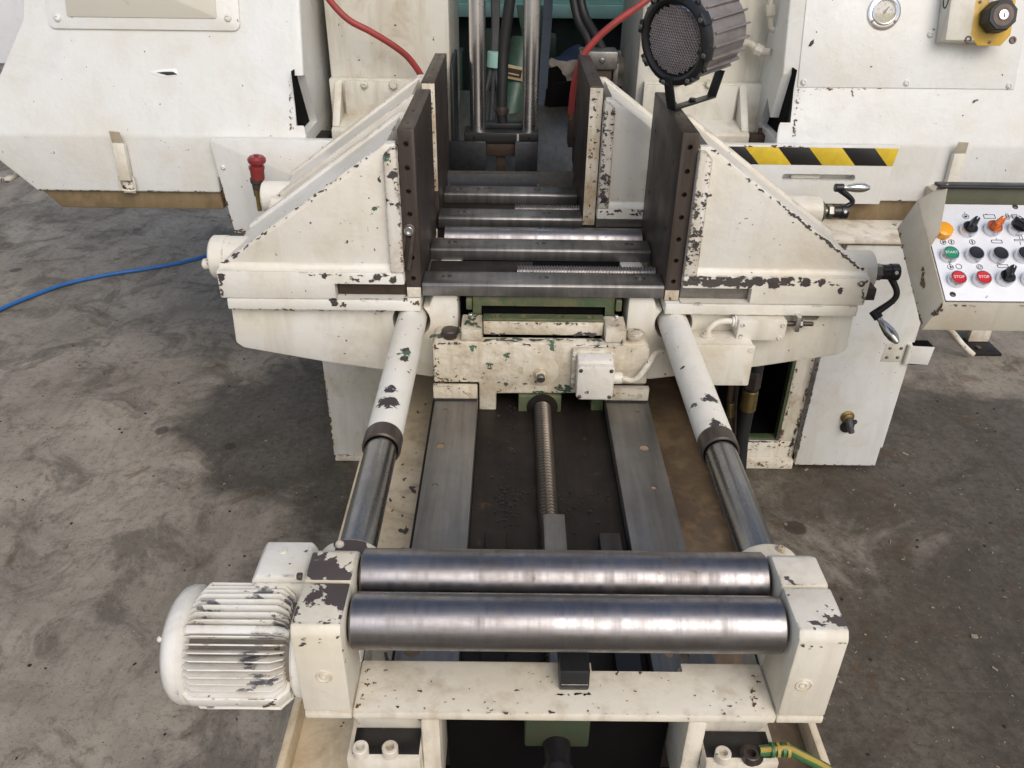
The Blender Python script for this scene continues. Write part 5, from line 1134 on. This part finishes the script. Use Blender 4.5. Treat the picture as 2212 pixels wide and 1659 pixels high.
# front left jaw
yf = VY0; xi = -.288
flakes(JL, [(*ed(-1, xi, yf, .0, 1.), 26, .0012, .004, .0015, 2.), (*ed(-1, xi, yf, .25, .45), 6, .002, .005, .004, 1.), (*ed(-1, xi, yf, .88, 1.), 10, .002, .005, .002, 2.4),
            (Vector((-.31, yf-.0006, .921)), Vector((-.50, yf-.0006, .921)), 14, .0012, .0045, .002, 2.6), (Vector((-.665, yf-.0006, .915)), Vector((-.668, yf-.0006, .87)), 12, .0015, .005, .002, .9),
            (Vector((-.33, yf-.0006, .905)), Vector((-.40, yf-.0006, .915)), 7, .002, .006, .004, 1.4), (Vector((-.30, yf-.0018, .8405)), Vector((-.66, yf-.0018, .8405)), 16, .001, .003, .001, 3.), (Vector((-.425, yf-.0018, .851)), Vector((-.415, yf-.0018, .855)), 4, .004, .007, .003, 1.),
            (Vector((-.292, yf-.0002, .94)), Vector((-.292, yf-.0002, 1.17)), 22, .001, .0042, .003, .7), (Vector((-.313, yf-.0002, .94)), Vector((-.313, yf-.0002, 1.17)), 9, .001, .0035, .002, .7), (Vector((-.40, yf+.0175, .97)), Vector((-.35, yf+.0175, 1.05)), 7, .0008, .0022, .05, 1.)], F)
flakes(JL, [(Vector((-.2895, yf-.0004, .93)), Vector((-.2895, yf-.0004, 1.16)), 16, .002, .0045, .001, .5), (Vector((-.29, yf-.0008, .866)), Vector((-.26, yf-.0014, .858)), 10, .002, .006, .004, 1.)], F, 'rustchip')
# front right jaw
xi = .285
flakes(JR, [(*ed(1, xi, yf, .0, 1.), 40, .0012, .004, .0015, 2.2), (*ed(1, xi, yf, .45, 1.), 40, .0015, .005, .0018, 2.2),
            (Vector((.31, yf-.0006, .917)), Vector((.53, yf-.0006, .917)), 46, .003, .0095, .008, 1.6), (Vector((.29, yf-.0006, .9135)), Vector((.44, yf-.0006, .9135)), 50, .003, .008, .006, 1.6), (Vector((.53, yf-.0006, .917)), Vector((.66, yf-.0006, .915)), 16, .002, .006, .006, 1.4), (Vector((.66, yf-.0006, .905)), Vector((.667, yf-.0006, .87)), 9, .0015, .005, .003, .9),
            (Vector((.292, yf-.0002, .93)), Vector((.292, yf-.0002, 1.11)), 30, .002, .0075, .005, .7), (Vector((.305, yf-.0002, .93)), Vector((.308, yf-.0002, 1.10)), 22, .002, .0085, .004, .8), (Vector((.306, yf-.0002, 1.12)), Vector((.302, yf-.0002, 1.178)), 8, .001, .004, .004, .8), (Vector((.40, yf+.0175, .98)), Vector((.45, yf+.0175, 1.03)), 10, .0008, .0022, .06, 1.)], F)
flakes(JR, [(Vector((.2875, yf-.0004, .93)), Vector((.2875, yf-.0004, 1.16)), 18, .0015, .004, .001, .5)], F, 'rustchip')
# rear right jaw
yf = RY0; xi = .143
flakes(JRR, [(Vector((.148, yf-.0002, .93)), Vector((.148, yf-.0002, 1.16)), 40, .0015, .006, .004, .7), (Vector((.165, yf-.0002, .93)), Vector((.165, yf-.0002, 1.165)), 34, .0015, .006, .003, .8), (Vector((.156, yf-.0002, .95)), Vector((.156, yf-.0002, 1.02)), 16, .005, .0105, .006, .6), (Vector((.15, yf-.0006, .918)), Vector((.26, yf-.0006, .918)), 24, .002, .006, .006, 1.5)], F)
flakes(JRR, [(Vector((.126, 1.9684, .90)), Vector((.126, 1.9684, 1.2)), 40, .0015, .007, .010, .7)], F)
flakes(JRL, [(Vector((-.268, 1.9934, .96)), Vector((-.268, 1.9934, 1.2)), 50, .0012, .005, .011, .7)], F)
by = {o.name: o for o in bpy.data.objects}
# carriage, its switch box and the roller stand
CA = by['shuttle_carriage']
flakes(CA, [(Vector((-.225, 1.4804, .794)), Vector((-.17, 1.4804, .795)), 10, .0015, .004, .002, 1.8), (Vector((-.12, 1.4804, .795)), Vector((.12, 1.4804, .795)), 12, .001, .003, .0015, 2.4), (Vector((-.11, 1.5105, .803)), Vector((-.08, 1.5105, .803)), 5, .003, .005, .002, 1.4), (Vector((.07, 1.5105, .804)), Vector((.105, 1.5105, .804)), 8, .004, .006, .002, 1.8), (Vector((-.2, 1.4804, .70)), Vector((.0, 1.4804, .76)), 14, .001, .003, .03, 1.3), (Vector((-.225, 1.466, .69)), Vector((-.14, 1.466, .69)), 6, .001, .003, .008, 1.2), (Vector((-.126, 1.511, .828)), Vector((.126, 1.511, .828)), 24, .001, .003, .0015, 2.)], F)
flakes(CA, [(Vector((.03, 1.4804, .69)), Vector((.065, 1.4804, .684)), 10, .003, .008, .004, 1.5), (Vector((-.10, 1.4804, .678)), Vector((.05, 1.4804, .678)), 10, .0015, .004, .002, 2.), (Vector((.15, 1.4655, .69)), Vector((.22, 1.4655, .69)), 4, .001, .003, .008, 1.2)], F, 'chipg')
flakes(CA, [(Vector((-.225, 1.4803, .71)), Vector((-.225, 1.4803, .79)), 20, .002, .006, .006, .7), (Vector((.0, 1.4803, .71)), Vector((-.1, 1.4803, .70)), 16, .001, .004, .02, 1.2), (Vector((-.14, 1.4803, .705)), Vector((-.225, 1.4803, .705)), 10, .002, .005, .004, 1.4)], F, 'rustchip')
flakes(CA, [(Vector((-.225, 1.50, .7985)), Vector((-.175, 1.54, .7985)), 16, .004, .010, .012, 1.), (Vector((-.149, 1.495, .8293)), Vector((-.149, 1.54, .8293)), 14, .004, .008, .012, 1.)], (0, 0, 1), 'chipg')
flakes(CA, [(Vector((-.12, 1.492, .7984)), Vector((.12, 1.492, .7984)), 26, .002, .006, .006, 2.2)], (0, 0, 1), 'chipg')
RS = by['roller_stand']
flakes(RS, [(Vector((-.24, .63, .7652)), Vector((.24, .63, .7652)), 26, .0008, .0025, .012, 1.4), (Vector((-.24, .66, .7652)), Vector((.24, .66, .7652)), 20, .0006, .0022, .02, 1.4)], (0, 0, 1))
flakes(RS, [(Vector((.255, .6174, .888)), Vector((.305, .6174, .892)), 6, .001, .004, .005, 1.5), (Vector((-.30, .6174, .888)), Vector((-.255, .6174, .892)), 6, .001, .004, .005, 1.5), (Vector((-.2, .6174, .769)), Vector((.2, .6174, .769)), 12, .0006, .002, .001, 2.)], F)
flakes(RS, [(Vector((-.006, .646, .7653)), Vector((.032, .646, .7653)), 12, .001, .004, .002, 1.8)], (0, 0, 1), 'tar')
flakes(RS, [(Vector((.225, .625, .7652)), Vector((.243, .68, .7652)), 14, .001, .004, .004, .8), (Vector((-.243, .625, .7652)), Vector((-.243, .68, .7652)), 12, .001, .004, .004, .8)], (0, 0, 1), 'rustchip')
# covers, panel box, cabinet
CB = by['cabinet']
flakes(CB, [(Vector((.852, 2.1072, .05)), Vector((.852, 2.1072, .40)), 70, .002, .006, .002, 2.6), (Vector((.835, 2.1275, .04)), Vector((.848, 2.1275, .22)), 30, .002, .007, .004, 2.)], F, 'chip')
flakes(CB, [(Vector((.80, 2.1275, .06)), Vector((.80, 2.1275, .38)), 40, .001, .005, .003, 1.6), (Vector((.66, 2.1275, .07)), Vector((.84, 2.1275, .09)), 30, .001, .005, .012, 1.6), (Vector((.845, 2.1275, .04)), Vector((.845, 2.1275, .40)), 50, .001, .004, .005, 2.), (Vector((.66, 2.1115, .02)), Vector((.85, 2.1115, .02)), 30, .001, .005, .012, 1.6), (Vector((.86, 2.1072, .024)), Vector((1.11, 2.1072, .024)), 24, .001, .003, .002, 2.)], F, 'rustchip')
flakes(CB, [(Vector((.792, 2.1275, .10)), Vector((.792, 2.1275, .13)), 12, .004, .009, .004, 1.), (Vector((.66, 2.1275, .098)), Vector((.79, 2.1275, .098)), 16, .002, .006, .002, 2.)], F, 'chip')
PE = by['pedestal']
flakes(PE, [(Vector((-.637, 2.1395, .02)), Vector((-.637, 2.1395, .30)), 46, .001, .005, .003, 1.8), (Vector((-.63, 2.1395, .018)), Vector((-.4, 2.1395, .018)), 30, .001, .005, .003, 2.)], F, 'rustchip')
flakes(PE, [(Vector((-.638, 2.1394, .05)), Vector((-.638, 2.1394, .33)), 10, .001, .003, .001, 2.)], F, 'chipg')
cvs = sorted([o for o in bpy.data.objects if o.name.startswith('wheel_cover')], key=lambda o: o.location.x)
for t_, xs_e in ((cvs[0], (-.672, -.68)), (cvs[1], (.702, .71))):
    flakes(t_, [(Vector((xs_e[0], yz(z0)-.0012, z0)), Vector((xs_e[0], yz(z1)-.0012, z1)), 8, .001, .005, .004, 1.2) for z0, z1 in ((1.03, 1.05), (1.05, 1.09), (1.10, 1.15))], CNn, 'rustchip')
flakes(cvs[1], [(cv(1760, 192)+CNn*.0005, cv(1900, 192)+CNn*.0005, 16, .001, .003, .002, 2.4), (cv(1840, 196)+CNn*.0004, cv(1842, 206)+CNn*.0004, 6, .001, .003, .001, 2.)], CNn, 'rustchip')
flakes(cvs[1], [(cv(1900, 150)+CNn*.0032, cv(2150, 160)+CNn*.0032, 8, .0006, .002, .05, 1.4), (cv(2105, 219)+CNn*.0006, cv(2112, 216)+CNn*.0006, 3, .002, .004, .001, 2.)], CNn, 'chip')
for (x0, x1) in ((-1.41, -.92), (.96, 1.6)):
    flakes(cvs[0] if x0 < 0 else cvs[1], [(Vector((x0, 2.2494, .856)), Vector((x1, 2.2494, .856)), 40, .0008, .003, .0015, 2.6)], F, 'chip')
gp_ = sorted([o for o in bpy.data.objects if o.name.startswith('guard_plate')], key=lambda o: o.location.x)
flakes(gp_[0], [(Vector((-.88, 2.2214, .89)), Vector((-.868, 2.2214, .75)), 26, .001, .004, .003, 1.8), (Vector((-.86, 2.2214, .748)), Vector((-.70, 2.2214, .748)), 24, .002, .007, .005, 1.8)], F, 'rustchip')
flakes(gp_[1], [(Vector((.56, 2.2210, 1.012)), Vector((.72, 2.2210, 1.012)), 18, .001, .004, .0015, 2.4)], F, 'rustchip')
CPn = by['control_panel']; wn_ = (rl-fl).cross(lo).normalized(); wn_ = wn_ if wn_.x < 0 else -wn_
mid = fl+(rl-fl)*.45+lo*.45
flakes(CPn, [(mid, mid+(fl-rl)*.18+lo*.12, 12, .002, .005, .002, 1.8), (fl+lo*.06, fl+lo*.45, 12, .002, .005, .003, 1.2), (rl+lo*.95, fl+lo*.95, 20, .0008, .003, .002, 2.)], wn_, 'rustchip')
flakes(CPn, [(Vector((xl+.004, yf_-.0034, zf_-.004)), Vector((xr, yf_-.0034, zf_-.004)), 26, .0008, .0025, .0012, 2.2), (Vector((xl-.0, yf_-.0034, zf_-.01)), Vector((xl-.01, yf_-.0034, zf_-.03)), 8, .002, .005, .003, 1.)], F, 'chip')
MO = by['motor']
for a_ in (196,):
    d_ = Vector((0, math.cos(R(a_)), math.sin(R(a_)))); q = Vector((0, AX.y, AX.z))+d_*.0748
    flakes(MO, [(q+Vector((XL+.03, 0, .009)), q+Vector((XR-.03, 0, .009)), 9, .0015, .005, .002, 1.8), (q+Vector((XR-.03, 0, -.004)), q+Vector((XR-.018, 0, .008)), 6, .002, .005, .003, 1.2)], d_, 'chip')
BD = [o for o in bpy.data.objects if o.name == 'shuttle_vise_base'][0]
B().box(.6725, .700, 1.56, 1.60, .866, .893, .002).build('bar_end', 'jaw', BD)
flakes(by['machine_bed'], [(Vector((-.25, .9, .5153)), Vector((-.30, 1.45, .5153)), 26, .003, .012, .03, 1.3), (Vector((-.245, 1.0, .5153)), Vector((-.245, 1.1, .5153)), 10, .006, .014, .008, 1.6)], (0, 0, 1), 'chip')

# ------------------------------------------------------------------ litter on the floor
b = B(); rnd = random.Random(11)
for i in range(520):
    x, y = (rnd.uniform(.45, 2.6), rnd.uniform(.45, 2.4)) if i < 400 else (rnd.uniform(-2.4, -.4), rnd.uniform(.6, 2.6)); q = rnd.uniform(.0012, .0045) if rnd.random() < .9 else rnd.uniform(.004, .009)
    a_ = rnd.uniform(0, 6.28); ux, uy = Vector((math.cos(a_), math.sin(a_), rnd.uniform(-.2, .2))), Vector((-math.sin(a_), math.cos(a_), 0))
    b.obox((x, y, q*.35), ux*q*rnd.uniform(.6, 1.4), uy*q*rnd.uniform(.25, .6), Vector((0, 0, q*.22)), 0)
o = b.build('litter', 'debris'); o['kind'] = 'stuff'; o['label'] = 'pale wood splinters and swarf scattered on the concrete'; o['category'] = 'litter'
b = B()
for i in range(420):
    x, y = rnd.uniform(-2.5, 2.6), rnd.uniform(.5, 3.2); q = rnd.uniform(.001, .004); a_ = rnd.uniform(0, 6.28); ux, uy = Vector((math.cos(a_), math.sin(a_), 0)), Vector((-math.sin(a_), math.cos(a_), 0))
    b.obox((x, y, q*.3), ux*q, uy*q*rnd.uniform(.4, 1), Vector((0, 0, q*.4)), 0)
o = b.build('grit', 'grit'); o['kind'] = 'stuff'; o['label'] = 'dark grit crumbs scattered over the concrete'; o['category'] = 'grit'
